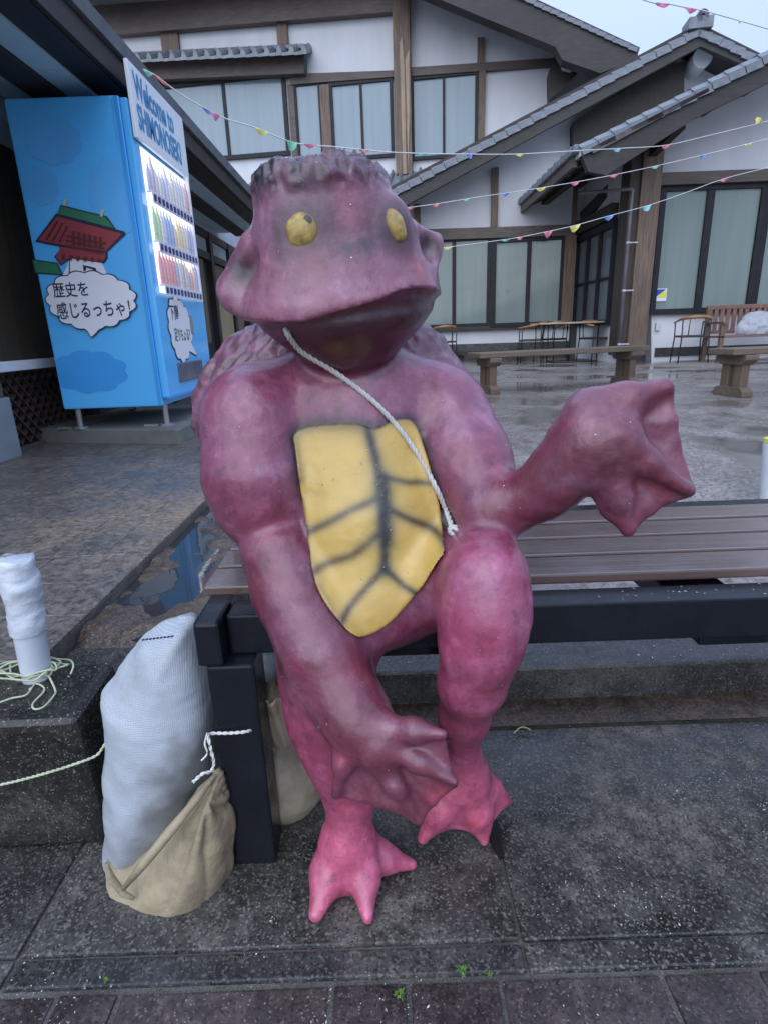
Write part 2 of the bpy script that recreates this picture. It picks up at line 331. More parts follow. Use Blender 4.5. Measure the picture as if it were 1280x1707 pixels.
def window(wall, bld, x0, y0, x1, y1, cuts, gm, d=0.0, fw=5, mw=3, rails=()):
    """frame with uprights at the pixel columns in cuts; every pane its own mesh under the frame"""
    U0, Z0, U1, Z1 = wall.rect(x0, y0, x1, y1, d)
    sc = (U1 - U0) / (x1 - x0); w = fw * sc; m = mw * sc
    mb = MB()
    wall.box(mb, U0, Z0, U1, Z0 + w, d - .05, d + .07); wall.box(mb, U0, Z1 - w, U1, Z1, d - .05, d + .07)
    wall.box(mb, U0, Z0 + w, U0 + w, Z1 - w, d - .05, d + .066); wall.box(mb, U1 - w, Z0 + w, U1, Z1 - w, d - .05, d + .066)
    us = [U0 + w] + [U0 + (c - x0) * sc for c in cuts] + [U1 - w]
    for u in us[1:-1]: wall.box(mb, u - m / 2, Z0 + w, u + m / 2, Z1 - w, d - .045, d + .055)
    for r in rails:
        zr = Z0 + (Z1 - Z0) * r
        for k in range(len(us) - 1): wall.box(mb, us[k] + m / 2 + .001, zr - m / 3, us[k + 1] - m / 2 - .001, zr + m / 3, d - .04, d + .05)
    fr = mb.build('window', frame_mat, bld)
    for k in range(len(us) - 1):
        zz = [Z0 + w] + [Z0 + (Z1 - Z0) * r for r in rails] + [Z1 - w]
        for q in range(len(zz) - 1):
            wall.box(MB(), 0, 0, 1, 1, 0, 1)
            p = MB(); wall.box(p, us[k] + .002, zz[q] + .002, us[k + 1] - .002, zz[q + 1] - .002, d - .02, d + .012 + .008 * ((k + q) % 2)); p.build('pane', gm, fr)
    return fr
def verge_tile_mesh(L, D=.30, H=.11):
    """one tile of a roof's edge: a cap that laps over the next and turns down over the barge board"""
    mb = MB(); pr = [(-.02, -H), (.015, -H), (.02, -.03), (.05, .01), (.12, .02), (D, .02), (D, -.02), (.03, -.02), (-.02, -.05)]
    def sec(x, lift): return [(x, d, h + lift) for d, h in pr]
    mb.prism(sec(0, .018), sec(L * 1.06, 0)); return mb
TILES = {}
def verge(wall, bld, a, b, n, d, size=1.0):
    (u0, z0), (u1, z1) = wall.uz(*a, d), wall.uz(*b, d)
    L = math.hypot(u1 - u0, z1 - z0) / n; ang = math.atan2(z1 - z0, u1 - u0)
    key = round(L, 3), size
    if key not in TILES:
        o = verge_tile_mesh(L, .3 * size, .11 * size).build('roof_tile', tile_mat, smooth=False); TILES[key] = o.data; bpy.data.objects.remove(o)
    du, dz = math.cos(ang), math.sin(ang)
    ex = wall.u * du + np.array([0, 0, dz]); ez = -wall.u * dz + np.array([0, 0, du]); ey = -wall.n
    if du < 0: ez = -ez
    for k in range(n):
        p = wall.pt(u0 + (u1 - u0) * k / n, z0 + (z1 - z0) * k / n, d)
        o = bpy.data.objects.new('roof_tile', TILES[key]); C.objects.link(o)
        j = random.uniform(-.006, .006)
        o.matrix_basis = Matrix(((ex[0], ey[0], ez[0], p[0]), (ex[1], ey[1], ez[1], p[1]), (ex[2], ey[2], ez[2], p[2] + j), (0, 0, 0, 1)))
        adopt(o, bld)

# ---- the two-storey hall behind
U = Wall((0, 16.6, 0), 8.5)
hall = empty('main_hall', (1.5, 17, .28), 'two-storey white plastered hall with dark timbers and curtained upstairs windows', 'building')
mb = MB(); U.poly(mb, [(120, -60), (660, -60), (925, 62), (925, 420), (120, 420)], -.3, 0); mb.build('wall', plaster, hall)
def part(wall, bld, name, m, rects, d0, d1, bevel=0.008):
    for r in rects:
        mb = MB(); wall.pbox(mb, *r, d0, d1); mb.build(name, m, bld, bevel=bevel)
mb = MB(); U.poly(mb, [(120, 12), (657, -28), (657, 19), (120, 64)], .0, .22); mb.build('beam', timber_x, hall, bevel=.01)
part(U, hall, 'post', timber_z, [(656, -60, 684, 290)], 0, .26)
mb = MB(); U.poly(mb, [(666, 70), (670, 60), (674, 120), (677, 290), (672, 290), (669, 200)], .262, .275); U.poly(mb, [(675, 100), (682, 80), (682, 200), (680, 285), (678, 200)], .262, .275); mb.build('bare_strip', timber_peel, hall)
part(U, hall, 'stud', timber_z, [(268, 38, 297, 92), (461, 28, 479, 74)], 0, .10)
part(U, hall, 'stud', timber_z, [(795, 62, 806, 112), (797, 118, 808, 250), (536, 140, 552, 285)], 0, .11)
mb = MB(); U.poly(mb, [(484, 123), (656, 117), (656, 128), (484, 141)], 0, .12); mb.build('beam', timber_x, hall, bevel=.006)
mb = MB(); U.poly(mb, [(684, 112), (926, 96), (926, 109), (684, 127)], 0, .12); mb.build('beam', timber_x, hall, bevel=.006)
part(U, hall, 'post', timber_x, [(484, 140, 494, 285)], 0, .08)
window(U, hall, 262, 132, 481, 268, [380], glass_up, .02, 6, 5)
window(U, hall, 495, 139, 537, 272, [], glass_up, .02, 3, 3)
window(U, hall, 552, 134, 656, 266, [604], glass_up, .02, 5, 4)
window(U, hall, 685, 124, 796, 264, [740], glass_up, .02, 5, 4)
# tiled pent awning over the left upstairs window
mb = MB(); U.poly(mb, [(222, 104), (507, 92), (507, 122), (222, 134)], .0, .30); mb.build('awning_board', timber_x, hall)
(ua, za), (ub, zb) = U.uz(215, 93, .6), U.uz(511, 78, .6)
for k in range(15):
    u0 = ua + (ub - ua) * k / 15; u1 = ua + (ub - ua) * (k + 1) / 15; zz = za + (zb - za) * k / 15
    mb = MB(); um = (u0 + u1) / 2; w = (u1 - u0)
    mb.add([], []); A = [(u0, -.10), (u0 + w * .55, -.10), (u0 + w * .6, -.02), (u0 + w * .75, .03), (u0 + w * .9, -.02), (u1, -.1), (u1, -.16), (u0, -.16)]
    mb.prism([U.pt(a, zz + h, .62) for a, h in A], [U.pt(a, zz + h + .28, .0) for a, h in A]); mb.build('roof_tile', tile_mat, hall)
mb = MB(); U.poly(mb, [(222, 86), (507, 72), (507, 80), (222, 94)], .0, .12); mb.build('awning_ridge', tile_mat, hall, bevel=.02)
# pent roof strip below the upstairs windows
(ua, za), (ub, zb) = U.uz(392, 330, .9), U.uz(700, 305, .9)
for k in range(20):
    u0 = ua + (ub - ua) * k / 20; u1 = ua + (ub - ua) * (k + 1) / 20; w = u1 - u0; zz = za + (zb - za) * k / 20
    A = [(u0, 0), (u0 + w * .55, 0), (u0 + w * .62, .06), (u0 + w * .78, .1), (u0 + w * .92, .06), (u1, 0), (u1, -.06), (u0, -.06)]
    mb = MB(); mb.prism([U.pt(a, zz + h, .92) for a, h in A], [U.pt(a, zz + h + .45, .05) for a, h in A]); mb.build('roof_tile', tile_mat, hall)
# roof: the eave above the left half, the gable slope at the right
mb = MB(); (u0, z0) = U.uz(100, 2, .9); (u1, z1) = U.uz(660, -40, .9)
mb.prism([U.pt(u0, z0, 1.0), U.pt(u1, z0, 1.0), U.pt(u1, z0 + .12, 1.0), U.pt(u0, z0 + .12, 1.0)], [U.pt(u0, z0 + 1.6, -3), U.pt(u1, z0 + 1.6, -3), U.pt(u1, z0 + 1.72, -3), U.pt(u0, z0 + 1.72, -3)]); mb.build('roof', timber_dark, hall)
for k in range(34):
    a = u0 + (u1 - u0) * k / 34; w = (u1 - u0) / 34
    A = [(a, .12), (a + w * .5, .12), (a + w * .6, .19), (a + w * .78, .22), (a + w * .94, .17), (a + w, .12), (a + w, .08), (a, .08)]
    mb = MB(); mb.prism([U.pt(x, z0 + h, 1.04) for x, h in A], [U.pt(x, z0 + h + .5, -.2) for x, h in A]); mb.build('roof_tile', tile_mat, hall)
dv = 1.3
P1 = [(640, -118), (880, -8), (965, 32), (1066, 79), (1060, 98), (1000, 122), (937, 100), (925, 78), (800, 27), (640, -40)]
mb = MB(); U.poly(mb, P1, .95, dv); mb.build('barge_board', timber_darkx, hall)
(ua, za), (ub, zb) = U.uz(640, -112, dv), U.uz(1064, 80, dv); (uc, zc) = U.uz(1000, 118, dv)
mb = MB(); q = [(ua, za), (ub, zb), (ub, zb - .22), (ua, za - .22)]
mb.prism([U.pt(a, b, dv - .02) for a, b in q], [U.pt(a, b, -6) for a, b in q]); mb.build('roof', timber_dark, hall)
verge(U, hall, (1064, 78), (868, -12), 15, dv + .03, 1.05)
verge(U, hall, (868, -12), (640, -118), 16, dv + .03, 1.05)
# plastered soffit and bracket end
mb = MB(); U.poly(mb, [(925, 86), (915, 116), (916, 165), (935, 150), (962, 122), (950, 104)], .0, .5); mb.build('bracket', timber_darkx, hall)
mb = MB(); U.poly(mb, [(935, 103), (962, 112), (950, 120), (936, 116)], .5, .56); mb.build('bracket_cap', white_paint, hall)
# ---- ground-floor hall with the tiled gable
L = Wall((0, 13.9, 0), 8.5)
low = empty('gabled_hall', (2.6, 14, .28), 'single-storey white hall whose long tiled gable edge rises to a ridge ornament', 'building')
gd = .95
mb = MB(); L.poly(mb, [(300, 470), (300, 640), (1300, 640), (1300, 150), (1166, 70), (640, 345)], -.3, 0); mb.build('wall', plaster, low)
mb = MB(); L.poly(mb, [(640, 330), (1163, 52), (1167, 77), (660, 351)], gd - .10, gd); mb.build('barge_board', timber_darkx, low)
mb = MB(); L.poly(mb, [(1163, 52), (1290, 108), (1290, 130), (1167, 77)], gd - .10, gd); mb.build('barge_board', timber_darkx, low)
(ua, za), (ub, zb), (uc, zc) = L.uz(630, 322, gd), L.uz(1165, 38, gd), L.uz(1290, 100, gd)
for (a, b) in (((ua, za), (ub, zb)), ((ub, zb), (uc, zc))):
    mb = MB(); q = [a, b, (b[0], b[1] - .16), (a[0], a[1] - .16)]
    mb.prism([L.pt(x, z, gd - .005) for x, z in q], [L.pt(x, z, -4) for x, z in q]); mb.build('roof', timber_dark, low)
verge(L, low, (640, 322), (1163, 44), 24, gd + .03, 1.35)
verge(L, low, (1280, 98), (1170, 44), 6, gd + .03, 1.35)
uo, zo = L.uz(1166, 36, gd)
mb = MB()
for k in range(18):
    a = k / 17 * math.pi * 1.6 - .5; rr = .085 - .003 * k
    mb.tube([L.pt(uo + rr * math.cos(a), zo + .05 + rr * math.sin(a), gd + .1), L.pt(uo + rr * math.cos(a), zo + .05 + rr * math.sin(a), gd - .35)], .035, 8)
L.box(mb, uo - .2, zo - .12, uo + .2, zo + .05, gd - .3, gd + .09)
mb.build('ridge_ornament', tile_mat, low)
uo, zo = L.uz(1169, 97, .5)
mb = MB(); mb.tube([L.pt(uo, zo, -.2), L.pt(uo, zo, .55)], .17, 20); mb.build('purlin_end', plaster, low, smooth=False)
mb = MB(); L.poly(mb, [(954, 205), (1090, 118), (1140, 100), (1140, 260), (954, 260)], 0, .35); mb.build('overhang_shade', timber_dark, low)  # dark slab standing in for the deep shade under the overhang
part(L, low, 'stud', timber_z, [(818, 279, 830, 378)], 0, .10)
mb = MB(); L.poly(mb, [(640, 384), (955, 374), (955, 392), (640, 403)], 0, .16); mb.build('beam', timber_x, low, bevel=.006)
part(L, low, 'stud', timber_z, [(690, 340, 700, 386)], 0, .10)
window(L, low, 560, 399, 818, 550, [620, 700, 758], glass_low, .03, 7, 6)
window(L, low, 818, 394, 940, 545, [880], glass_low, .05, 8, 7)
part(L, low, 'sill', timber_darkx, [(560, 546, 948, 552)], 0, .12)
part(L, low, 'post', timber_z, [(938, 392, 956, 545), (955, 300, 961, 392)], 0, .16)
part(L, low, 'plinth', kerb_mat, [(300, 578, 960, 612)], 0, .03)
# ---- the wing on the right with the big corner column
Wg = Wall((0, 11.0, 0), 0.6)
wing = empty('side_wing', (6, 11, .28), 'white right-hand wing with a thick weathered corner column and tall frosted windows', 'building')
mb = MB(); Wg.poly(mb, [(1085, 620), (1500, 620), (1500, 100), (1360, 75), (1085, 230)], -.25, 0); mb.build('wall', plaster, wing)
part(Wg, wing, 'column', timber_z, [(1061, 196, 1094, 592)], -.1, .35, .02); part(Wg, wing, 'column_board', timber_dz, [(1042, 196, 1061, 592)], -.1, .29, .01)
mb = MB(); Wg.poly(mb, [(1092, 288), (1500, 272), (1500, 292), (1092, 309)], 0, .18); mb.build('beam', timber_x, wing, bevel=.006)
window(Wg, wing, 1090, 307, 1262, 522, [1172], glass_low, .03, 9, 12)
window(Wg, wing, 1262, 305, 1440, 516, [1352], glass_low, .03, 9, 12)
part(Wg, wing, 'plinth', kerb_mat, [(1092, 573, 1500, 588)], 0, .03)
mb = MB(); Wg.pbox(mb, 1093, 538, 1101, 551, 0, .05); mb.build('socket_box', simple('socket', (.6, .6, .58), None, 9, .5), wing, bevel=.004)
wd = 1.25
SX = Wg.uz(965, 243, wd)[0]
mb = MB(); Wg.poly(mb, [(968, 256), (1290, 92), (1500, -16), (1500, 50), (1290, 133), (1160, 196), (1010, 292), (980, 286)], wd - .12, wd); mb.build('barge_board', timber_darkx, wing)
mb = MB(); Wg.poly(mb, [(985, 246), (1180, 146), (1182, 152), (988, 256)], wd + .002, wd + .05); mb.build('trim_strip', timber_x, wing)
verge(Wg, wing, (966, 243), (1500, -26), 19, wd + .03, 1.4)
(ua, za), (ub, zb) = Wg.uz(966, 246, wd), Wg.uz(1500, -22, wd)
mb = MB(); q = [(ua, za), (ub, zb), (ub, zb - .12), (ua, za - .12)]
mb.prism([Wg.pt(x, z, wd - .005) for x, z in q], [Wg.pt(x, z, -2.9) for x, z in q]); mb.build('roof', soffit, wing)
# eave edge running back: battens, rafters and tile ends
zs = za
for k in range(22):
    yb = wd - .1 - k * .185
    mb = MB(); p = Wg.pt(ua, za, yb)
    mb.box(p[0] - .09, p[1] - .085, p[2] - .06, p[0] + .3, p[1] + .085, p[2] + .05 + .02 * (k % 2)); mb.build('roof_tile', tile_mat, wing, bevel=.015, seg=1)
slope = (zb - za) / (ub - ua)
mb = MB()
a = Wg.pt(ua, za - .12, wd - .2); b = Wg.pt(ua, za - .12, -2.8); mb.bar(a, b, .07, .18); mb.build('eave_board', timber_x, wing)
for k in range(5):
    off = .45 + k * .62; a = Wg.pt(ua + off, za + off * slope - .19, wd - .14); b = Wg.pt(ua + off, za + off * slope - .19, -2.8)
    MB().bar(a, b, .14, .16).build('purlin', timber_dark, wing)
for k in range(7):
    dd = wd - .4 - k * .55; a = Wg.pt(ua + .04, za - .14, dd); b = Wg.pt(ua + 2.2, za + 2.2 * slope - .14, dd)
    if k < 6: MB().bar(a, b, .06, .09).build('rafter', timber_dark, wing)
# side wall of the wing, facing left, from the corner column back to the hall
cx = Wg.rect(1036, 196, 1092, 592)[0] + .12
ybk = 13.55
mb = MB(); mb.box(cx - .08, 11.0, .26, cx + .1, ybk, 3.9); mb.build('wall', plaster, wing)
class Side(Wall):
    def __init__(s, X): s.O = np.array([X, 0, 0.]); s.u = np.array([0, -1., 0]); s.n = np.array([-1., 0, 0])
cx -= .20
S = Side(cx + .12)
mb = MB()
for (ya, yb2) in ((11.25, 13.3),):
    fr = MB(); S.box(fr, -yb2, .95, -ya, 1.05, -.02, .09); S.box(fr, -yb2, 2.62, -ya, 2.74, -.02, .09)
    ys = np.linspace(ya + .04, yb2 - .04, 4)
    for q in ys: S.box(fr, -q - .04, 1.05, -q + .04, 2.62, -.02, .08)
    for q0, q1 in zip(ys[:-1], ys[1:]): S.box(fr, -q1 + .04, 1.76, -q0 - .04, 1.80, -.02, .06)
    fo = fr.build('window', frame_mat, wing)
    for q0, q1 in zip(ys[:-1], ys[1:]):
        for z0, z1 in ((1.05, 1.76), (1.80, 2.62)):
            p = MB(); S.box(p, -q1 + .042, z0 + .002, -q0 - .042, z1 - .002, -.01, .02); p.build('pane', glass_dark, fo)
mb = MB(); S.box(mb, -13.5, 2.76, -11.3, 3.0, -.02, .14); mb.build('beam', timber_dark, wing)
mb = MB(); mb.bar(Wg.pt(ua + 1.55, za + .35, wd - .2), (cx + .05, 13.0, 3.05), .12, .22); mb.build('brace', timber_dark, wing)
# ---- rain pipe on the wing
e0 = at(965, 322, 11.2); e1 = at(1050, 346, 10.52); e2 = at(1046, 420, 10.52); e3 = at(1037, 578, 10.52)
e1[2] = e0[2] - .10
e2 = np.array([e1[0] + .01, e1[1], e1[2] - .06]); e3 = np.array([e1[0] + .01, e1[1], .30])
dp = empty('drain_pipe', (e3[0], e3[1], .28), 'thin grey rain pipe running down beside the weathered corner column', 'drain pipe')
MB().tube([e0, e0 * .5 + e1 * .5, e1, (e1 + e2) / 2 + [.02, 0, 0], e2, e3], .028, 10).build('pipe', pipe_mat, dp, smooth=True)
for z in (2.25, 1.5, .62):
    mb = MB(); mb.lathe([(.036, -.015), (.036, .015)], 10, (e3[0], e3[1], z)); mb.box(e3[0], e3[1] - .01, z - .01, e3[0] + .16, e3[1] + .01, z + .01); mb.build('clamp', simple('clamp_steel', (.5, .5, .5), None, 9, .35), dp)
# ---- window sticker
st = empty('sticker', tuple(at(1102, 492, 10.9)), 'small square blue and yellow sticker on the frosted window by the column', 'sticker')
q = Wg.rect(1092, 481, 1111, 502, .075)
mb = MB(); Wg.box(mb, *q, .06, .064); mb.build('sheet', white_paint, st)
u0, z0, u1, z1 = q; h = z1 - z0; w = u1 - u0
mb = MB(); Wg.poly(mb, [(u0 + .08 * w, z0 + .35 * h), (u0 + .08 * w, z1 - .06 * h), (u1 - .1 * w, z1 - .06 * h)], .0645, .0675, px=False); mb.build('blue_half', simple('sticker_blue', (.03, .07, .42), None, 9, .4), st)
mb = MB(); Wg.poly(mb, [(u0 + .12 * w, z0 + .30 * h), (u1 - .06 * w, z1 - .1 * h), (u1 - .06 * w, z0 + .30 * h)], .0645, .0675, px=False); mb.build('yellow_half', simple('sticker_yellow', (.75, .72, .05), None, 9, .4), st)

# ---- timber building along the left
lb = empty('timber_shop', (-2.4, 5, .3), 'dark timber building with a deep boarded eave behind the blue vending machine', 'building')
EX = -1.45
eave_panel = simple('teal_eave_panel', (.55, .76, .84), (.48, .68, .77), 2, .5)
MB().box(EX - .03, 1.0, 2.40, EX, 9.2, 2.53).build('fascia', timber_dark, lb, bevel=.004)
MB().box(EX - .20, 1.0, 2.388, EX - .032, 9.2, 2.44).build('eave_beam', timber_dark, lb)
for k in range(9):
    y0 = 1.0 + k * .91
    MB().box(EX - .36, y0, 2.372, EX - .205, y0 + .905, 2.43).build('soffit_board', eave_panel, lb)
    MB().box(EX - .78, y0, 2.40, EX - .55, y0 + .905, 2.48).build('soffit_board', eave_panel, lb)
MB().box(EX - .545, 1.0, 2.35, EX - .365, 9.2, 2.45).build('eave_beam', timber_dark, lb)
mb = MB(); mb.prism([(EX + .03, 1.0, 2.535), (EX - .9, 1.0, 2.62), (-5, 1.0, 4.1), (-5, 1.0, 4.3), (EX + .05, 1.0, 2.60)], [(EX + .03, 9.2, 2.535), (EX - .9, 9.2, 2.62), (-5, 9.2, 4.1), (-5, 9.2, 4.3), (EX + .05, 9.2, 2.60)]); mb.build('roof', tile_mat, lb)
LX = -2.25
wall_dim = simple('grey_plaster', (.62, .66, .70), (.5, .54, .58), 2, .8)
dark_panel = wood('dark_brown_panel', (.028, .020, .012), (.075, .055, .030), 2, 'z', .5)
MB().box(LX - .2, 1.0, 2.15, LX, 13.0, 2.75).build('wall', wall_dim, lb)
MB().box(LX - .25, 3.30, .84, LX - .05, 4.75, 2.15).build('panel', dark_panel, lb)
MB().box(LX - .25, 4.75, .3, LX - .02, 13.0, 2.15).build('panel', wood('dark_wood_panel', (.03, .024, .02), (.07, .055, .045), 2, 'z', .6), lb)  # dark wood facade running on past the machine
MB().box(LX - .10, 3.30, .80, LX + .02, 4.75, .86).build('sill', white_paint, lb, bevel=.006)
MB().box(LX + .002, 3.36, 2.26, LX + .16, 3.60, 2.56).build('bracket', wood('grey_post', (.14, .15, .16), (.26, .27, .29), 2, 'z'), lb, bevel=.01)
MB().box(LX - .5, 1.0, .3, LX - .12, 3.0, 2.15).build('panel', simple('pale_panel', (.45, .5, .52), (.4, .44, .46), 2, .6), lb)
MB().box(LX - .3, 1.0, .30, LX + .05, 3.52, .66).build('plinth', simple('pale_plinth', (.26, .29, .30), (.18, .21, .22), 3, .6, bs=.2), lb, bevel=.01)
MB().box(LX - .3, 1.0, .662, LX + .03, 3.50, .74).build('plinth_cap', timber_x, lb, bevel=.006)
# lattice below the sill
lat = MB(); 
MB().box(LX - .3, 3.56, .3, LX - .2, 4.75, .79).build('backing', timber_dark, lb)
lo = MB().box(LX - .10, 3.56, .30, LX - .06, 4.75, .325).build('lattice', timber_x, lb)
lw = wood('lattice_wood', (.05, .033, .026), (.12, .08, .062), 3, 'z')
for s in (-1, 1):
    for k in range(-4, 14):
        y0 = 3.56 + k * .095; a = [y0, .325]; b = [y0 + s * .465, .79]
        pts = [a, b]
        lo_y, hi_y = 3.57, 4.74
        def clip(p, q):
            t = 0 if q[0] == p[0] else None
            y0_, z0_ = p; y1_, z1_ = q; ts = [0, 1]
            for lim in (lo_y, hi_y):
                tt = (lim - y0_) / (y1_ - y0_)
                if (y0_ < lim) == (lim == lo_y) and 0 < tt < 1: ts[0] = max(ts[0], tt)
                if (y1_ < lim) == (lim == lo_y) and 0 < tt < 1: ts[1] = min(ts[1], tt)
            if max(y0_, y1_) <= lo_y or min(y0_, y1_) >= hi_y: return None
            return [(y0_ + (y1_ - y0_) * t, z0_ + (z1_ - z0_) * t) for t in ts]
        r = clip(a, b)
        if r and abs(r[0][0] - r[1][0]) > .05:
            xx = LX - .085 - (.012 if s > 0 else 0)
            MB().bar((xx, *r[0]), (xx, *r[1]), .010, .028, up=(1, 0, 0)).build('slat', lw, lo)
# facade further along, past the machine
for y0 in (5.3, 6.35, 7.4, 8.45, 9.5, 10.55): MB().box(LX - .02, y0, .3, LX + .06, y0 + .14, 2.3).build('post', timber_dark, lb)
for zz in (1.95, 2.22): MB().box(LX - .02, 5.0, zz, LX + .05, 13.0, zz + .09).build('rail', timber_dark, lb)
for y0, y1 in ((5.46, 6.33), (6.51, 7.38), (7.56, 8.43), (8.61, 9.48), (9.66, 10.53)):
    MB().box(LX - .02, y0, 2.045, LX + .015, y1, 2.215).build('transom_panel', soffit, lb)
    MB().box(LX - .02, y0, .9, LX + .012, y1 - .25, 1.94).build('door_panel', simple('dull_tan_panel', (.16, .13, .08), (.12, .10, .065), 2, .6), lb)
MB().box(LX - .02, 8.62, .3, LX + .03, 9.46, 1.62).build('tan_panel', simple('tan_panel', (.42, .33, .17), (.36, .28, .15), 2, .6), lb)

# ================================================================== VENDING MACHINE
def text(body, name, m, parent, o, xd, yd, width=None, height=None, bold=0.0, depth=.0015):
    cu = bpy.data.curves.new(name, 'FONT'); cu.body = body; cu.offset = bold; cu.extrude = 0.0; cu.fill_mode = 'FRONT' if False else 'BOTH'; cu.resolution_u = 3
    to = bpy.data.objects.new(name, cu); C.objects.link(to); bpy.context.view_layer.update()
    me = bpy.data.meshes.new_from_object(to.evaluated_get(bpy.context.evaluated_depsgraph_get())); me.name = name
    bpy.data.objects.remove(to)
    n = len(me.vertices); a = np.zeros(n * 3); me.vertices.foreach_get('co', a); a = a.reshape(-1, 3)
    a[:, 0] -= a[:, 0].min(); a[:, 1] -= a[:, 1].min(); w, h = a[:, 0].max(), a[:, 1].max()
    sx = width / w if width else height / h; sy = height / h if height else sx
    xd = np.array(xd, float); yd = np.array(yd, float); nn = np.cross(xd, yd); nn /= np.linalg.norm(nn)
    p = np.array(o)[None] + a[:, :1] * sx * xd + a[:, 1:2] * sy * yd + nn * depth
    me.vertices.foreach_set('co', p.astype(np.float32).ravel()); me.update(); me.materials.clear(); me.materials.append(m)
    ob = bpy.data.objects.new(name, me); C.objects.link(ob); adopt(ob, parent); return ob
vblue = simple('vending_blue', (.11, .53, .97), (.10, .51, .95), 1.5, .22, coat=.3)
vblue2 = simple('vending_cloud_blue', (.13, .52, .96), None, 1.5, .22)
vblue3 = simple('vending_deep_blue', (.060, .39, .86), None, 1.5, .22)
navy = simple('navy_print', (.010, .022, .055), None, 5, .4)
print_white = simple('white_print', (.86, .86, .88), (.82, .82, .85), 3, .35)
print_green = simple('green_print', (.035, .22, .10), None, 3, .4)
print_red = simple('red_print', (.36, .045, .055), None, 3, .4)
print_dred = simple('dark_red_print', (.13, .015, .022), None, 3, .4)
sign_white = simple('sign_white', (.84, .88, .90), (.80, .84, .87), 3, .35)
sign_blue = simple('sign_blue', (.02, .32, .62), None, 3, .4)
X0, X1, Y0, Y1, Z0, Z1 = -2.09, -1.385, 3.88, 4.95, .535, 2.30
vm = empty('vending_machine', (-1.74, 4.4, .40), 'bright blue drinks vending machine with a lit display and speech bubbles printed on it', 'vending machine')
cab = MB().box(X0, Y0, Z0, X1 - .05, Y1, Z1).build('cabinet', vblue, vm, bevel=.012)
MB().box(X1 - .048, Y0 + .004, Z0 + .05, X1, Y1 - .004, Z1 - .01).build('door', vblue, vm, bevel=.014, seg=3)
MB().box(X1 - .075, Y0 - .006, Z0 + .01, X1 - .055, Y0 + .002, Z1 - .005).build('door_seal', vblue3, vm)
steel = simple('steel_leg', (.42, .43, .44), (.3, .31, .32), 9, .35, metal=.6)
for x, y in ((X1 - .06, Y0 + .06), (X0 + .06, Y0 + .06), (X1 - .06, Y1 - .06), (X0 + .06, Y1 - .06)):
    mb = MB(); mb.lathe([(.05, 0), (.05, .012), (.018, .016), (.018, .14)], 10, (x, y, .40)); mb.box(x - .15, y - .02, .40, x - .055, y + .02, .412); mb.build('leg', steel, vm)
# left face, towards the street: coordinates in metres on the plane Y = Y0
def Fp(px, py):
    p = at(px, py, Y0); return p[0], p[2]
def lpoly(pts, name, m, d, px=True, parent=None):
    q = [Fp(*p) for p in pts] if px else pts
    mb = MB(); mb.prism([(x, Y0 - d + .002, z) for x, z in q], [(x, Y0 - d, z) for x, z in q]); return mb.build(name, m, parent or vm)
def blob(cx, cz, rx, rz, lobes, amp, n=120, tail=None, ph=0.0, irregular=0.0):
    out = []
    for k in range(n):
        a = 2 * math.pi * k / n
        s = 1 + amp * (abs(math.sin(lobes * a / 2 + ph)) - .5) + irregular * math.sin(3 * a + 1)
        x, z = cx + rx * s * math.cos(a), cz + rz * s * math.sin(a)
        if tail:
            ta, tl, tw = tail; d = abs((a - ta + math.pi) % (2 * math.pi) - math.pi)
            if d < tw: x += tl[0] * (1 - d / tw); z += tl[1] * (1 - d / tw)
        out.append((x, z))
    return out
for (px, py, rx, rz, m) in ((90, 235, .16, .12, vblue2), (190, 330, .14, .20, vblue2), (150, 620, .24, .13, vblue3), (70, 310, .10, .10, vblue2), (205, 200, .05, .10, vblue2)):
    c = Fp(px, py)
    q = [(min(max(x, X0 + .01), X1 - .09), z) for x, z in blob(*c, rx, rz, 9, .12)]
    lpoly(q, 'cloud_print', m, .0025 + random.random() * .0008, px=False)
# the red gate tower with its green roof
gate = lpoly([(112, 447), (118, 428), (170, 437), (182, 462), (190, 475), (100, 470)], 'gate_print', print_white, .0060)
def gp_(pts, name, m, d): return lpoly(pts, name, m, d, parent=gate)
gp_([(54, 432), (97, 438), (107, 459), (60, 456)], 'gate_wall', navy, .0062); gp_([(57, 434), (96, 440), (104, 457), (62, 454)], 'gate_wall', print_green, .0084)
gp_([(60, 403), (95, 356), (208, 386), (211, 391), (180, 420), (181, 430), (175, 439), (119, 431), (103, 443), (92, 428), (102, 416), (100, 411)], 'gate_outline', navy, .0066)
gp_([(66, 401), (97, 361), (205, 390), (178, 419), (103, 408)], 'gate_eave', print_red, .0090)
gp_([(103, 412), (176, 421), (178, 429), (172, 437), (119, 429), (104, 440), (95, 428)], 'gate_storey', print_red, .0093)
gp_([(97, 360), (103, 342), (180, 361), (196, 384)], 'gate_outline', navy, .0100); gp_([(99, 357), (105, 345), (178, 363), (192, 381)], 'gate_roof', print_green, .0122)
for a, b in (((108, 334), (116, 343)), ((169, 351), (177, 361))):
    gp_([(a[0], b[1]), (a[0] + 1, a[1]), (b[0], a[1] - 1), (b[0] - 3, a[1] + 4), (b[0] - 4, b[1] + 1)], 'gate_finial', simple('finial_yellow', (.62, .62, .3), None, 3, .4), .0128)
for k in range(6): gp_([(122 + k * 9, 385 + k * 2), (127 + k * 9, 386 + k * 2), (127 + k * 9, 410 + k), (122 + k * 9, 409 + k)], 'gate_post', print_dred, .0130)
for k in range(3): gp_([(112, 392 + k * 8), (178 - k * 2, 405 + k * 8), (178 - k * 2, 408 + k * 8), (112, 395 + k * 8)], 'gate_rail', print_dred, .0150)
for k in range(6): gp_([(106 + k * 12, 424 + k * 1.4), (111 + k * 12, 424.7 + k * 1.4), (110 + k * 12, 434 + k * .8), (105 + k * 12, 433 + k * .8)], 'gate_post', print_dred, .0132)
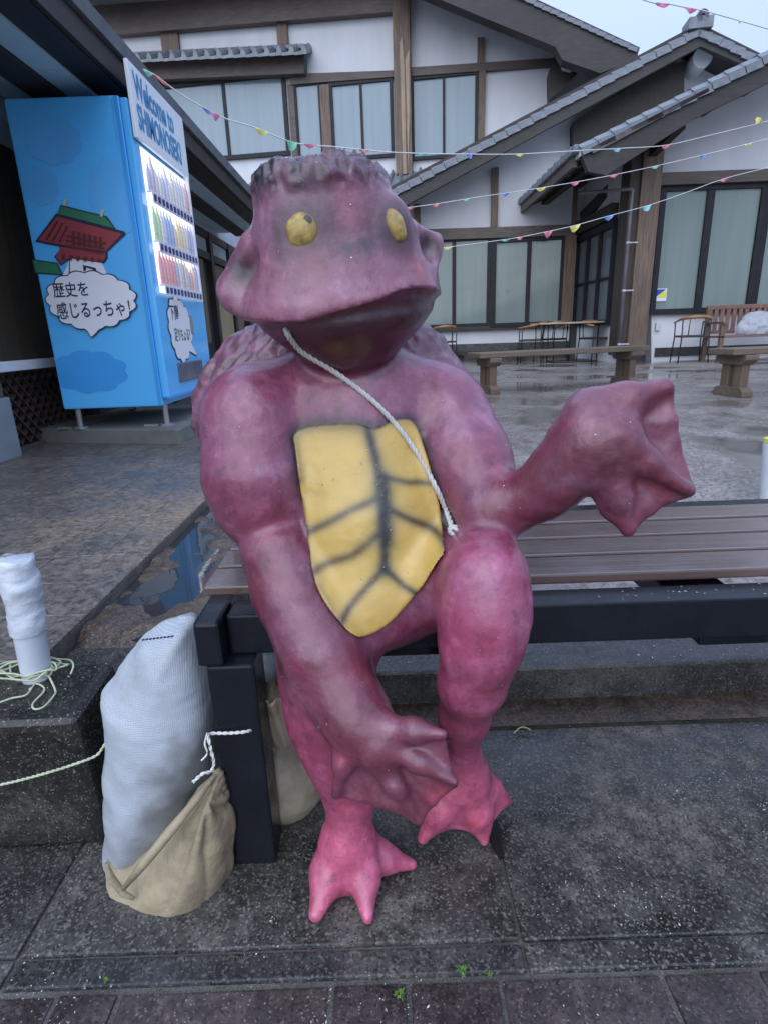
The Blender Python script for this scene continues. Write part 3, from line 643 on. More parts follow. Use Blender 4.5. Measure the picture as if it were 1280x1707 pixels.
for k in range(3): gp_([(78 + k * 11, 399 + k * 2), (98 + k * 8, 368 + k * 4), (100 + k * 8, 369 + k * 4), (81 + k * 11, 400 + k * 2)], 'gate_rafter', print_dred, .0150)
gp_([(140, 441), (143, 443), (146, 443), (161, 447), (167, 468), (163, 468), (158, 450), (146, 446), (144, 452), (141, 452)], 'gate_line', navy, .0086)
gp_([(116.5, 433), (118, 433), (118, 455), (116.5, 455)], 'gate_line', navy, .0086)
# the cloud-shaped speech bubble and its two lines
cx, cz = Fp(154, 501)
tail = (4.62, (-.01, -.05), .16)
sc = .241 / 965 * 1000
bo = lpoly(blob(cx, cz, .278, .172, 15, .085, 240, tail, .5, .02), 'speech_bubble', navy, .0160, px=False)
bi = lpoly(blob(cx, cz, .270, .165, 15, .085, 240, tail, .5, .02), 'bubble_fill', print_white, .0185, px=False, parent=bo)
def ltext(s, pxa, pxb, hpx, parent, bold=.012):
    a = Fp(*pxa); b = Fp(*pxb); w = math.hypot(b[0] - a[0], b[1] - a[1]); dx = (b[0] - a[0]) / w; dz = (b[1] - a[1]) / w
    return text(s, 'lettering', navy, parent, (a[0], Y0 - .0186, a[1]), (dx, 0, dz), (-dz, 0, dx), w, hpx * 4.02 / 965 , bold)
ltext('歴史を', (94, 497), (152, 494), 21, bo); ltext('感じるっちゃ！', (101, 533), (222, 526), 24, bo)
# right (selling) face on the plane X = X1
def Gp(px, py):
    p = onx(px, py, X1); return p[1], p[2]
def rpoly(pts, name, m, d, px=True, parent=None, th=.002):
    q = [Gp(*p) for p in pts] if px else pts
    mb = MB(); mb.prism([(X1 + d - th, y, z) for y, z in q], [(X1 + d, y, z) for y, z in q]); return mb.build(name, m, parent or vm)
ya, yb = Gp(222, 250)[0], Gp(318, 330)[0]
zt, zb_ = 2.065, 1.245
dY0, dY1 = Y0 + .10, Y1 - .17
lit = simple('lit_white_panel', (.9, .9, .95), (.8, .8, .9), 4, .5, emit=1.1)
disp = MB().box(X1 - .004, dY0, zb_, X1 + .003, dY1, zt).build('display', lit, vm)
MB().box(X1 - .002, dY1, zb_ - .02, X1 + .040, dY1 + .02, zt + .02).build('display_side', print_white, vm)
bcols = [(.35, .30, .42), (.55, .50, .42), (.30, .34, .55), (.62, .60, .60), (.30, .50, .12), (.10, .25, .60), (.65, .42, .12), (.60, .06, .08), (.55, .12, .10), (.15, .20, .45), (.7, .55, .2), (.5, .5, .6)]
bcols = [tuple(x * .55 + .30 for x in c) for c in bcols]
bm_ = [simple('bottle_label_%d' % i, c, tuple(min(.9, x * 1.35) for x in c), 42, .3, stretch=(.3, .3, 1)) for i, c in enumerate(bcols)]
proto = {}
rows = [(1.835, (0, 0, 1, 3, 2, 11, 3, 1, 3, 11, 1, 3, 8)), (1.555, (4, 4, 3, 5, 9, 5, 6, 10, 6, 1, 1, 9, 2)), (1.30, (7, 7, 8, 7, 7, 5, 10, 9, 6, 9, 8, 6, 5))]
npit = 13; pit = (dY1 - dY0) / npit
for zr, cs in rows:
    MB().box(X1 + .0035, dY0 + .002, zr - .016, X1 + .034, dY1 - .002, zr - .004).build('shelf', print_white, disp)
    for k, ci in enumerate(cs):
        if ci not in proto:
            o = MB().lathe([(.014, 0), (.0165, .01), (.0165, .12), (.014, .145), (.007, .175), (.007, .20)], 8).build('bottle', bm_[ci], smooth=True); proto[ci] = o.data; bpy.data.objects.remove(o)
        o = bpy.data.objects.new('bottle', proto[ci]); C.objects.link(o); o.location = (X1 + .018, dY0 + pit * (k + .5), zr - .004); adopt(o, disp)
        o.scale = (1, 1, 1.0 - .25 * ((ci * 7 + k) % 3 == 0))
    MB().box(X1 + .0345, dY0 + .001, zr - .075, X1 + .038, dY1 - .001, zr - .004).build('price_strip', print_white, disp)
    for k in range(11):
        y = dY0 + (dY1 - dY0) * (k + .5) / 11
        MB().box(X1 + .0385, y - .017, zr - .058, X1 + .043, y + .017, zr - .022).build('button', simple('button_navy', (.02, .02, .20), None, 9, .3), disp) if (k == 0 and zr == 1.835) else None
bp = [o for o in C.objects if o.name.startswith('button')][0]
for zr, cs in rows:
    for k in range(11):
        if k == 0 and zr == 1.835: continue
        o = bp.copy(); C.objects.link(o); o.location = (0, (dY1 - dY0) * k / 11, zr - 1.835)
mgl, nt, b = newmat('display_glass'); nt.nodes.remove(b)
tr = nt.nodes.new('ShaderNodeBsdfTransparent'); gl = nt.nodes.new('ShaderNodeBsdfGlossy'); gl.inputs['Roughness'].default_value = .02; fr = nt.nodes.new('ShaderNodeFresnel'); fr.inputs[0].default_value = 1.15; ms = nt.nodes.new('ShaderNodeMixShader')
ms.inputs[0].default_value = .07; lk(nt, tr.outputs[0], ms.inputs[1]); lk(nt, gl.outputs[0], ms.inputs[2]); lk(nt, ms.outputs[0], [n for n in nt.nodes if n.type == 'OUTPUT_MATERIAL'][0].inputs[0])
MB().add([(X1 + .046, dY0, zb_), (X1 + .046, dY1, zb_), (X1 + .046, dY1, zt), (X1 + .046, dY0, zt)], [(0, 1, 2, 3)]).build('display_pane', mgl, vm)
# WELCOME board
sp = [onx(*p, X1 + .10) for p in ((206, 97), (305, 204), (312, 270), (217, 190))]
sY0, sY1 = Y0 + .0, Y1 - .10; sZ0, sZ1 = 2.085, 2.475
sb = MB().box(X1 + .008, sY0, sZ0, X1 + .030, sY1, sZ1).build('sign_board', sign_white, vm, bevel=.003)
sw = sY1 - sY0
text('Welcome to', 'lettering', sign_blue, sb, (X1 + .0305, sY0 + .05, sZ0 + .215), (0, 1, 0), (0, 0, 1), sw * .70, .14, .032)
text('SHIMONOSEKI', 'lettering', sign_blue, sb, (X1 + .0305, sY0 + .05, sZ0 + .055), (0, 1, 0), (0, 0, 1), sw * .80, .14, .032)
# front bubble, dispenser flap, oval sticker
yc, zc = Y0 + .40, 1.02
fo_ = rpoly(blob(yc, zc, .245, .215, 13, .10, 200, (5.6, (.12, -.06), .2), 0, .05), 'speech_bubble', navy, .004, px=False)
rpoly(blob(yc, zc, .235, .206, 13, .10, 200, (5.6, (.115, -.055), .19), 0, .05), 'bubble_fill', print_white, .0065, px=False, parent=fo_)
text('下関', 'lettering', navy, fo_, (X1 + .0068, yc - .185, zc + .06), (0, 1, 0), (0, 0, 1), .17, .095, .008)
text('足りちょる？', 'lettering', navy, fo_, (X1 + .0068, yc - .15, zc - .08), (0, 1, 0), (0, 0, 1), .34, .085, .008)
MB().box(X1 - .01, Y0 + .24, .665, X1 + .012, Y0 + .80, .80).build('dispenser_flap', simple('flap_grey', (.10, .11, .15), (.16, .17, .22), 5, .15), vm, bevel=.008)
MB().box(X1 - .01, Y0 + .62, .99, X1 + .008, Y0 + .70, 1.12).build('coin_slot', simple('coin_panel', (.3, .32, .36), None, 5, .3), vm, bevel=.004)
ov = rpoly(blob(Y1 - .085, 1.86, .055, .10, 1, 0, 30), 'oval_sticker', print_white, .004, px=False)
rpoly(blob(Y1 - .085, 1.86, .038, .075, 1, 0, 30), 'sticker_mark', simple('sticker_pink', (.50, .16, .22), None, 5, .4), .0062, px=False, parent=ov)
rpoly([(Y0 + .62, .60), (Y0 + .98, .60), (Y0 + .98, .62), (Y0 + .62, .62)], 'purple_strip', simple('purple_strip', (.10, .06, .30), None, 5, .4), .004, px=False)
MB().box(X1 - .03, Y0 + .015, Z0 + .045, X1 + .006, Y1 - .015, Z0 + .062).build('door_rail', vblue3, vm)
# plinth slab under it
pl = MB(); A = [(-1.30, 3.72), (-1.28, 5.15), (-2.72, 5.15), (-2.62, 4.06)]
pl.prism([(x, y, .298) for x, y in A], [(x, y, .40) for x, y in A])
setp(pl.build('concrete_base', concrete_pale, bevel=.008), 'low grey concrete slab with mossy foot under the vending machine', 'base')
setp(MB().box(-1.62, 5.30, .3, -1.54, 5.36, 2.05).build('white_post', white_paint, bevel=.006), 'slim off-white upright post just past the vending machine', 'post')

# ================================================================== BENCH
bn = empty('slatted_bench', (.6, 1.1, 0), 'black steel framed bench with wet wooden slats carrying the purple statue', 'bench')
BX0, BX1 = -.318, 1.66
MB().box(BX0 + .045, .885, .428, BX1 - .045, .945, .502).build('front_rail', metal_black, bn, bevel=.004)
MB().box(BX0 + .045, 1.345, .428, BX1 - .045, 1.405, .516).build('rear_rail', metal_black, bn, bevel=.004)
MB().box(BX0, .848, .428, BX0 + .043, 1.41, .508).build('side_rail', metal_black, bn, bevel=.006)
MB().box(BX1 - .043, .848, .428, BX1, 1.41, .508).build('side_rail', metal_black, bn, bevel=.006)
for x in (BX0 + .012, BX1 - .092):
    for y in (.850, 1.32):
        MB().hexa([(x, y, 0 if y < 1 else .1), (x + .08, y, 0 if y < 1 else .1), (x + .08, y + .075, 0 if y < 1 else .1), (x, y + .075, 0 if y < 1 else .1), (x, y, .427), (x + .08, y, .427), (x + .08, y + .075, .427), (x, y + .075, .427)]).build('leg', metal_black, bn, bevel=.005)
for x in (.015, .62, 1.25): MB().box(x - .045, .948, .375, x + .085, 1.343, .427).build('cross_brace', metal_black, bn, bevel=.004)
slat_mat = wood('wet_bench_slat', (.105, .066, .056), (.20, .14, .122), 2.5, 'x', .05, .22, .18)
slat_mat.node_tree.nodes['Principled BSDF'].inputs['Coat Weight'].default_value = .6; slat_mat.node_tree.nodes['Principled BSDF'].inputs['Coat Roughness'].default_value = .08
ys = np.linspace(.952, 1.342, 5)
for k in range(4):
    MB().box(BX0 - .012, ys[k] + .006, .505, BX1 + .01, ys[k + 1] - .006, .524 + random.uniform(-.001, .001)).build('slat', slat_mat, bn, bevel=.004)

# ================================================================== BLOCK, BOLLARDS, ROPES
blk = MB().hexa([(-3, .852, 0), (-.572, .905, 0), (-.56, 1.10, 0), (-3, 1.10, 0), (-3, .865, .285), (-.585, .915, .285), (-.585, 1.095, .30), (-3, 1.095, .30)])
setp(blk.build('kerb_block', block_mat, bevel=.022, seg=3), 'long blackened concrete block at the left with a white pipe standing on it', 'block')
def pipe(name, base, top, r, label, lumpy=True):
    e = empty(name, base, label, 'bollard'); base = np.array(base); top = np.array(top); n = 40; pts = []; rs = []
    for i in range(n):
        t = i / (n - 1); pts.append(base + (top - base) * t); rs.append(r)
    mb = MB(); mb.tube(pts, rs, 18); 
    taped = simple('white_plastic_pipe', (.60, .64, .68), (.48, .53, .58), 7, .35)
    mb.build('pipe', taped, e, smooth=True)
    if lumpy:
        mt = simple('wrapped_tape', (.62, .66, .70), (.50, .55, .60), 12, .3, bs=.6, bscale=40, bd=.006)
        mb = MB(); m = 46; k = 22; vs = []; fs = []
        for i in range(m):
            t = .42 + .60 * i / (m - 1); c = base + (top - base) * t
            for j in range(k):
                a = 2 * math.pi * j / k
                rr = r * (1.13 + .17 * vnoise(np.array([[math.cos(a), math.sin(a), t * 9 + .35 * math.sin(a)]]), .55, 3)[0] + .20 * math.exp(-((t - .80) / .09) ** 2) * (.6 + .6 * math.sin(a + 2)) + .012 * random.random())
                vs.append(c + np.array([rr * math.cos(a), rr * math.sin(a), .006 * math.sin(3 * a) * (i == m - 1)]))
        fs = [(i * k + j, i * k + (j + 1) % k, (i + 1) * k + (j + 1) % k, (i + 1) * k + j) for i in range(m - 1) for j in range(k)] + [tuple((m - 1) * k + j for j in range(k))]
        mb.add(vs, fs).build('tape_wrap', mt, e, smooth=True)
    return e
pb = onz(64, 1130, .292); ptop = at(26, 936, pb[1])
pipe('pipe_bollard', tuple(pb), ptop, .029, 'white plastic pipe wrapped in tape standing on the black concrete block')
pb2 = onz(1279, 836, .16); pt2 = at(1287, 738, pb2[1])
e = pipe('pipe_bollard', tuple(pb2), pt2, .036, 'pale blue pipe post cut by the right edge beyond the bench', False)
MB().lathe([(.037, 0), (.037, .02), (.01, .03)], 14, tuple(pt2)).build('cap', simple('yellow_cap', (.6, .6, .12), None, 9, .4), e)
def strands(name, pts, r, m, parent=None, turns=60, n=3, sub=8):
    """a laid rope: n strands twisted about the line through pts"""
    P = [np.array(p, float) for p in pts]; Q = []
    for i in range(len(P) - 1):
        p0, p1, p2, p3 = P[max(i - 1, 0)], P[i], P[i + 1], P[min(i + 2, len(P) - 1)]
        for k in range(sub):
            t = k / sub; Q.append(.5 * ((2 * p1) + (-p0 + p2) * t + (2 * p0 - 5 * p1 + 4 * p2 - p3) * t * t + (-p0 + 3 * p1 - 3 * p2 + p3) * t ** 3))
    Q.append(P[-1]); mb = MB(); ln = np.cumsum([0] + [np.linalg.norm(Q[i + 1] - Q[i]) for i in range(len(Q) - 1)])
    # resample finely so that the twist reads
    tot = ln[-1]; N = max(20, int(tot / (r * 1.1))) if n > 1 else len(Q)
    N = min(N, 900)
    s = np.linspace(0, tot, N); Q = np.stack([np.interp(s, ln, [q[c] for q in Q]) for c in range(3)], 1)
    for j in range(n):
        pp = []
        for i in range(N):
            t = Q[min(i + 1, N - 1)] - Q[max(i - 1, 0)]; t /= np.linalg.norm(t) + 1e-9
            u = np.cross(t, (.1, .3, .95)); u /= np.linalg.norm(u) + 1e-9; v = np.cross(t, u)
            a = 2 * math.pi * (j / n + s[i] / (r * 7.5)) if n > 1 else 0
            pp.append(Q[i] + (u * math.cos(a) + v * math.sin(a)) * (r * .55 if n > 1 else 0))
        mb.tube(pp, r * (.62 if n > 1 else 1), 6)
    return mb.build(name, m, parent, smooth=True)
cord_mat = simple('pale_green_cord', (.50, .54, .36), (.38, .42, .28), 30, .5)
white_cord = simple('white_cord', (.68, .68, .64), (.55, .55, .5), 40, .6)
# loops of cord at the foot of the pipe, one end running off to the left
lp = []; cxp, cyp = pb[0], pb[1]
for k in range(64):
    a = k * .42; rr = .043 + .012 * math.sin(k * .37) + (.02 if k % 16 < 7 else 0)
    lp.append((cxp + rr * math.cos(a) * 1.15, cyp - .006 + rr * math.sin(a) * (.62 + .2 * math.sin(k * .2)), .302 + .010 * abs(math.sin(k * .9)) + k * .0002))
lp += [tuple(onz(*p, .297)) for p in ((92, 1148), (90, 1160), (74, 1178), (58, 1182), (56, 1172), (75, 1150), (60, 1140), (45, 1158), (20, 1164), (-10, 1174), (-60, 1186))]
setp(strands('cord_coil', lp, .0020, cord_mat, n=1), 'tangled loops of pale cord lying round the foot of the white pipe', 'cord')
q = [at(-40, 1316, .842), at(20, 1304, .846), at(80, 1288, .852), at(130, 1272, .86), at(160, 1260, .868), at(172, 1246, .875), at(182, 1232, .89), at(200, 1226, .91)]
setp(strands('stretched_cord', q, .0024, cord_mat, n=2), 'pale cord stretched across the front of the black block to the sandbag', 'cord')

# ================================================================== SMOOTH SOLIDS (implicit surfaces)
def snets(Fd, lo, h):
    S = Fd < 0; n = np.array(Fd.shape) - 1
    cnt = np.zeros(n, np.int8)
    sl = lambda d: slice(d, d - 1 if d == 0 else None)
    cor = [(a, b, c) for a in (0, 1) for b in (0, 1) for c in (0, 1)]
    def sub(A, a, b, c): return A[a:A.shape[0] - 1 + a, b:A.shape[1] - 1 + b, c:A.shape[2] - 1 + c]
    for c in cor: cnt += sub(S, *c)
    act = np.argwhere((cnt > 0) & (cnt < 8)); I = -np.ones(n, np.int64); I[tuple(act.T)] = np.arange(len(act))
    V = np.zeros((len(act), 3)); K = np.zeros(len(act))
    val = {c: Fd[act[:, 0] + c[0], act[:, 1] + c[1], act[:, 2] + c[2]] for c in cor}
    for ax in range(3):
        for c in cor:
            if c[ax]: continue
            d = list(c); d[ax] = 1; a, b = val[c], val[tuple(d)]; m = (a < 0) != (b < 0)
            t = np.where(m, a / np.where(m, a - b, 1), 0)
            p = np.tile(np.array(c, float), (len(act), 1)); p[:, ax] += t
            V[m] += p[m]; K[m] += 1
    V = np.array(lo) + (act + V / K[:, None]) * h
    quads = []
    for ax in range(3):
        o1, o2 = (ax + 1) % 3, (ax + 2) % 3
        A = np.moveaxis(S, (ax, o1, o2), (0, 1, 2)); Ii = np.moveaxis(I, (ax, o1, o2), (0, 1, 2))
        e = np.argwhere(A[:-1, 1:-1, 1:-1] != A[1:, 1:-1, 1:-1])
        i, j, k = e[:, 0], e[:, 1] + 1, e[:, 2] + 1
        f = np.stack([Ii[i, j - 1, k - 1], Ii[i, j, k - 1], Ii[i, j, k], Ii[i, j - 1, k]], 1)
        inside = A[i, j, k]; f[~inside] = f[~inside][:, ::-1]; quads.append(f)
    return V, np.concatenate(quads)
class Field:
    def __init__(s, lo, hi, h):
        s.lo = np.array(lo, float); s.h = h; s.n = np.ceil((np.array(hi) - s.lo) / h).astype(int) + 1
        s.F = np.full(s.n, .5, np.float32); s.ax = [s.lo[i] + h * np.arange(s.n[i]) for i in range(3)]
    def win(s, a, b):
        i0 = np.clip(np.floor((np.array(a) - s.lo) / s.h).astype(int), 0, s.n - 1); i1 = np.clip(np.ceil((np.array(b) - s.lo) / s.h).astype(int) + 1, 1, s.n)
        W_ = tuple(slice(p, max(p + 1, q)) for p, q in zip(i0, i1))
        X, Y, Z = np.meshgrid(*[s.ax[i][W_[i]] for i in range(3)], indexing='ij'); return W_, np.stack([X, Y, Z], -1)
    def sample(s, P, G=None):
        G = s.F if G is None else G
        q = (P - s.lo) / s.h; q = np.clip(q, 0, s.n - 1.001); i = q.astype(int); t = q - i; r = 0
        for a in (0, 1):
            for b in (0, 1):
                for c in (0, 1):
                    w = (t[..., 0] if a else 1 - t[..., 0]) * (t[..., 1] if b else 1 - t[..., 1]) * (t[..., 2] if c else 1 - t[..., 2])
                    r = r + w * G[i[..., 0] + a, i[..., 1] + b, i[..., 2] + c]
        return r
    def mesh(s, name, m, parent=None, disp=None, cols=None, project=2):
        V, Q = snets(s.F, s.lo, s.h)
        for _ in range(project):
            g = np.stack([(s.sample(V + d) - s.sample(V - d)) / s.h for d in np.eye(3) * s.h * .5], 1); gl_ = np.linalg.norm(g, axis=1, keepdims=True) + 1e-6
            f = s.sample(V)[:, None]; V = V - np.clip(f / gl_, -s.h * .6, s.h * .6) * g / gl_ * .8
        g = np.stack([s.sample(V + d) - s.sample(V - d) for d in np.eye(3) * s.h], 1); N = g / (np.linalg.norm(g, axis=1, keepdims=True) + 1e-9)
        if disp is not None: V2 = V + N * disp(V, N)[:, None]
        else: V2 = V
        me = bpy.data.meshes.new(name); me.vertices.add(len(V)); me.vertices.foreach_set('co', V2.astype(np.float32).ravel())
        me.loops.add(Q.size); me.loops.foreach_set('vertex_index', Q.astype(np.int32).ravel()); me.polygons.add(len(Q))
        me.polygons.foreach_set('loop_start', np.arange(0, Q.size, 4, dtype=np.int32)); me.polygons.foreach_set('use_smooth', np.ones(len(Q), bool))
        me.update(calc_edges=True); me.validate()
        if cols is not None:
            c = cols(V, N); a = me.attributes.new('paint', 'FLOAT_COLOR', 'POINT'); a.data.foreach_set('color', np.concatenate([c, np.ones((len(V), 1))], 1).astype(np.float32).ravel())
        me.materials.append(m); o = bpy.data.objects.new(name, me); C.objects.link(o)
        if parent is not None: adopt(o, parent)
        return o
def smin(a, b, k):
    h = np.maximum(k - np.abs(a - b), 0) / k; return np.minimum(a, b) - h * h * k * .25
def cone(a, b, r0, r1):
    a, b = np.array(a, float), np.array(b, float)
    def d(P):
        ab = b - a; t = np.clip(((P - a) @ ab) / (ab @ ab), 0, 1); return np.linalg.norm(P - a - t[..., None] * ab, axis=-1) - (r0 + (r1 - r0) * t)
    r = max(r0, r1); return d, np.minimum(a, b) - r, np.maximum(a, b) + r
def ell(c, r, M=None):
    c = np.array(c, float); r = np.array(r, float); M = np.eye(3) if M is None else np.array(M)   # columns: local axes
    def d(P):
        q = (P - c) @ M; k0 = np.linalg.norm(q / r, axis=-1); k1 = np.linalg.norm(q / r ** 2, axis=-1); return k0 * (k0 - 1) / (k1 + 1e-6)
    return d, c - r.max(), c + r.max()
def tri(a, b, c, r):
    a, b, c = (np.array(p, float) for p in (a, b, c))
    def d(P):
        ba, cb, ac = b - a, c - b, a - c; n = np.cross(ba, ac); pa, pb_, pc = P - a, P - b, P - c
        s_ = np.sign(pa @ np.cross(ba, n)) + np.sign(pb_ @ np.cross(cb, n)) + np.sign(pc @ np.cross(ac, n))
        def ed(p, e): return ((p - np.clip((p @ e) / (e @ e), 0, 1)[..., None] * e) ** 2).sum(-1)
        de = np.minimum(np.minimum(ed(pa, ba), ed(pb_, cb)), ed(pc, ac)); dp = (pa @ n) ** 2 / (n @ n)
        return np.sqrt(np.where(s_ < 2, de, dp)) - r
    return d, np.minimum(np.minimum(a, b), c) - r, np.maximum(np.maximum(a, b), c) + r

# ================================================================== THE STATUE
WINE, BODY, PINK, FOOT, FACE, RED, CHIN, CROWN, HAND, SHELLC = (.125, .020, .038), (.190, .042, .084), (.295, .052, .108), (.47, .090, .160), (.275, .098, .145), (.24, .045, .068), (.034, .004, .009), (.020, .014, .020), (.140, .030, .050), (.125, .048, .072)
fig = Field((-.40, .56, -.03), (.60, 1.30, 1.26), .0042)
PR = []
def K(px, py, Y): return at(px, py, Y)
def mr(p, r): return r * depth(p) / F
def put(prim, k, col, op='u'):
    d, a, b = prim; m = k + .02; W_, P = fig.win(a - m, b + m); v = d(P).astype(np.float32)
    if op == 'u': fig.F[W_] = smin(fig.F[W_], v, k); PR.append((d, np.array(col)))
    else: fig.F[W_] = -smin(-fig.F[W_], v, k)
def limb(pts, k, col):       # [(px, py, Y, r px), ...]
    q = [(K(x, y, Y), r) for x, y, Y, r in pts]
    for (p0, r0), (p1, r1) in zip(q[:-1], q[1:]): put(cone(p0, p1, mr(p0, r0), mr(p1, r1)), k, col)
def ball(px, py, Y, r, k, col, op='u', M=None):
    c = K(px, py, Y); s = depth(c) / F; put(ell(c, [q * s for q in r], M), k, col, op)
def web(pts, r, k, col):
    q = [K(*p) for p in pts]; put(tri(*q, r), k, col)
# trunk
ball(588, 730, 1.03, (150, 112, 150), .05, BODY)
ball(612, 890, .985, (128, 128, 165), .06, BODY)
ball(618, 985, .955, (118, 125, 92), .05, BODY)
limb([(445, 668, 1.03, 66), (590, 650, 1.04, 70), (715, 668, 1.04, 64)], .05, BODY)
limb([(590, 665, 1.05, 78), (585, 570, 1.04, 58)], .04, BODY)
# arm at the left of the picture, hanging to the feet
limb([(426, 700, .985, 90), (432, 800, .955, 88), (436, 838, .945, 76)], .022, BODY)
limb([(466, 925, .90, 62), (490, 985, .875, 66), (536, 1085, .815, 66), (592, 1190, .755, 54)], .016, WINE)
limb([(447, 860, .95, 58), (470, 930, .915, 48)], .02, BODY)
# its webbed hand
limb([(590, 1190, .755, 54), (628, 1236, .725, 44)], .03, HAND)
limb([(612, 1212, .735, 28), (690, 1217, .70, 17), (738, 1224, .685, 8)], .018, HAND)
limb([(640, 1240, .715, 22), (700, 1272, .69, 14), (757, 1303, .675, 7)], .018, HAND)
limb([(625, 1250, .72, 26), (660, 1310, .70, 15), (698, 1370, .69, 6)], .018, HAND)
limb([(592, 1210, .735, 30), (572, 1270, .72, 15), (560, 1325, .715, 6)], .018, HAND)
limb([(574, 1262, .715, 9), (567, 1278, .705, 3)], .01, FOOT)
web([(630, 1222, .728), (735, 1228, .695), (752, 1300, .688)], .005, .012, HAND)
web([(630, 1240, .728), (757, 1306, .685), (722, 1335, .695)], .005, .012, HAND)
web([(620, 1250, .728), (722, 1335, .697), (696, 1366, .700)], .005, .012, HAND)
web([(600, 1240, .735), (690, 1362, .703), (628, 1338, .715)], .005, .012, HAND)
web([(596, 1235, .735), (628, 1338, .717), (562, 1322, .722)], .005, .012, HAND)
# arm at the right, elbow on the knee, hand raised
limb([(738, 690, 1.02, 76), (775, 770, .965, 74), (812, 842, .90, 60)], .022, BODY)
limb([(818, 852, .885, 56), (905, 818, .845, 45), (945, 780, .825, 49)], .02, WINE)
limb([(935, 785, .83, 50), (990, 735, .81, 62), (1020, 735, .80, 50)], .03, HAND)
limb([(975, 725, .82, 48), (985, 688, .82, 34), (1040, 668, .815, 27), (1108, 644, .81, 13)], .022, HAND)
limb([(1010, 740, .795, 40), (1075, 768, .78, 22), (1143, 815, .765, 10)], .018, HAND)
limb([(1000, 770, .795, 42), (1028, 825, .785, 24), (1046, 882, .775, 7)], .018, HAND)
web([(1000, 720, .815), (1112, 640, .818), (1116, 700, .805)], .008, .012, HAND)
web([(1000, 730, .812), (1116, 698, .806), (1130, 772, .795)], .008, .012, HAND)
web([(1010, 750, .805), (1130, 770, .795), (1148, 814, .780)], .008, .012, HAND)
web([(1000, 760, .80), (1146, 818, .778), (1080, 848, .785)], .007, .012, HAND)
web([(1005, 770, .80), (1082, 846, .785), (1047, 884, .782)], .007, .012, HAND)
web([(985, 790, .80), (1044, 880, .782), (1006, 852, .79)], .007, .012, HAND)
# leg at the right: thigh on the bench, knee, calf, webbed foot
limb([(680, 985, .97, 78), (745, 965, .90, 72), (804, 958, .82, 67)], .035, BODY)
limb([(808, 966, .80, 66), (809, 1025, .787, 66), (800, 1080, .788, 60), (786, 1138, .805, 49), (773, 1195, .84, 36), (766, 1262, .885, 29)], .035, PINK)
limb([(768, 1262, .885, 31), (775, 1300, .895, 34)], .03, FOOT)
limb([(768, 1292, .89, 30), (735, 1345, .885, 24), (704, 1398, .87, 9)], .02, FOOT)
limb([(775, 1295, .89, 32), (792, 1350, .885, 26), (806, 1400, .875, 9)], .02, FOOT)
limb([(785, 1285, .90, 26), (815, 1312, .93, 18), (845, 1336, .95, 8)], .02, FOOT)
web([(765, 1290, .89), (728, 1372, .885), (795, 1368, .885)], .012, .02, FOOT)
web([(785, 1290, .90), (805, 1372, .89), (835, 1335, .935)], .012, .02, FOOT)
# leg at the left
limb([(580, 1000, .965, 78), (540, 1030, .90, 70)], .04, BODY)
limb([(548, 1060, .875, 64), (545, 1130, .857, 67), (550, 1195, .85, 60), (564, 1250, .843, 47), (578, 1300, .835, 36), (584, 1345, .825, 30)], .05, PINK)
limb([(584, 1340, .825, 31), (580, 1400, .82, 44)], .03, FOOT)
Yz = lambda px, py, z: onz(px, py, z)[1]
limb([(572, 1395, .82, 36), (550, 1455, Yz(550, 1455, .036), 33), (527, 1522, Yz(527, 1522, .014), 13)], .015, FOOT)
limb([(592, 1400, .82, 34), (605, 1460, Yz(605, 1460, .034), 28), (613, 1530, Yz(613, 1530, .010), 9)], .015, FOOT)
limb([(600, 1405, .835, 30), (638, 1430, Yz(638, 1430, .030), 23), (686, 1441, Yz(686, 1441, .010), 9)], .015, FOOT)
web([(582, 1400, .825), (545, 1480, .785), (606, 1480, .79)], .012, .015, FOOT)
web([(595, 1395, .83), (610, 1450, .81), (628, 1432, .835)], .012, .015, FOOT)
# head: a flat-topped cone over a set-back jaw
HC = K(556, 400, .955); TURN, TILT = R(13), R(-4.8)
hy = np.array([math.sin(TURN), -math.cos(TURN), -.06]); hy /= np.linalg.norm(hy)
hx = np.cross(hy, [0, 0, 1]); hx = -hx if hx[0] < 0 else hx; hx /= np.linalg.norm(hx); hz = np.cross(hx, -hy); hz = hz if hz[2] > 0 else -hz
c_, s_ = math.cos(TILT), math.sin(TILT); hx, hz = hx * c_ - hz * s_, hz * c_ + hx * s_
HM = np.stack([hx, hy, hz], 1)
HW = ([-.135, -.105, -.085, -.05, 0, .05, .08, .105, .16], [.148, .154, .153, .143, .124, .102, .091, .086, .082])
HD = ([-.135, -.105, -.085, -.05, 0, .05, .09, .125, .16], [.135, .140, .138, .125, .110, .102, .098, .094, .090])
def head_d(P):
    q = (P - HC) @ HM; x, y, z = q[..., 0], q[..., 1], q[..., 2]
    x = x + .16 * np.clip(z, 0, .13)
    w = np.interp(z, *HW); dd = np.interp(z, *HD); dd = np.where(y < 0, dd * .95, dd)
    e = 2.3; r = (np.abs(x / w) ** e + np.abs(y / dd) ** e + 1e-9) ** (1 / e)
    d = (r - 1) * np.minimum(w, dd) * .93
    lip = -.095 + .017 * np.exp(-((x - .085) / .06) ** 2) * np.clip(y / .08, 0, 1) - .009 * np.exp(-((x + .085) / .05) ** 2)
    d = -smin(-d, -(z - .096 - .003 * np.sin(x * 60)), .026)        # flat crown, rounded rim
    return -smin(-d, -(lip - z), .003)
put((head_d, HC - .2, HC + .2), .03, FACE)
def hl(x, y, z): return HC + HM @ np.array([x, y, z])
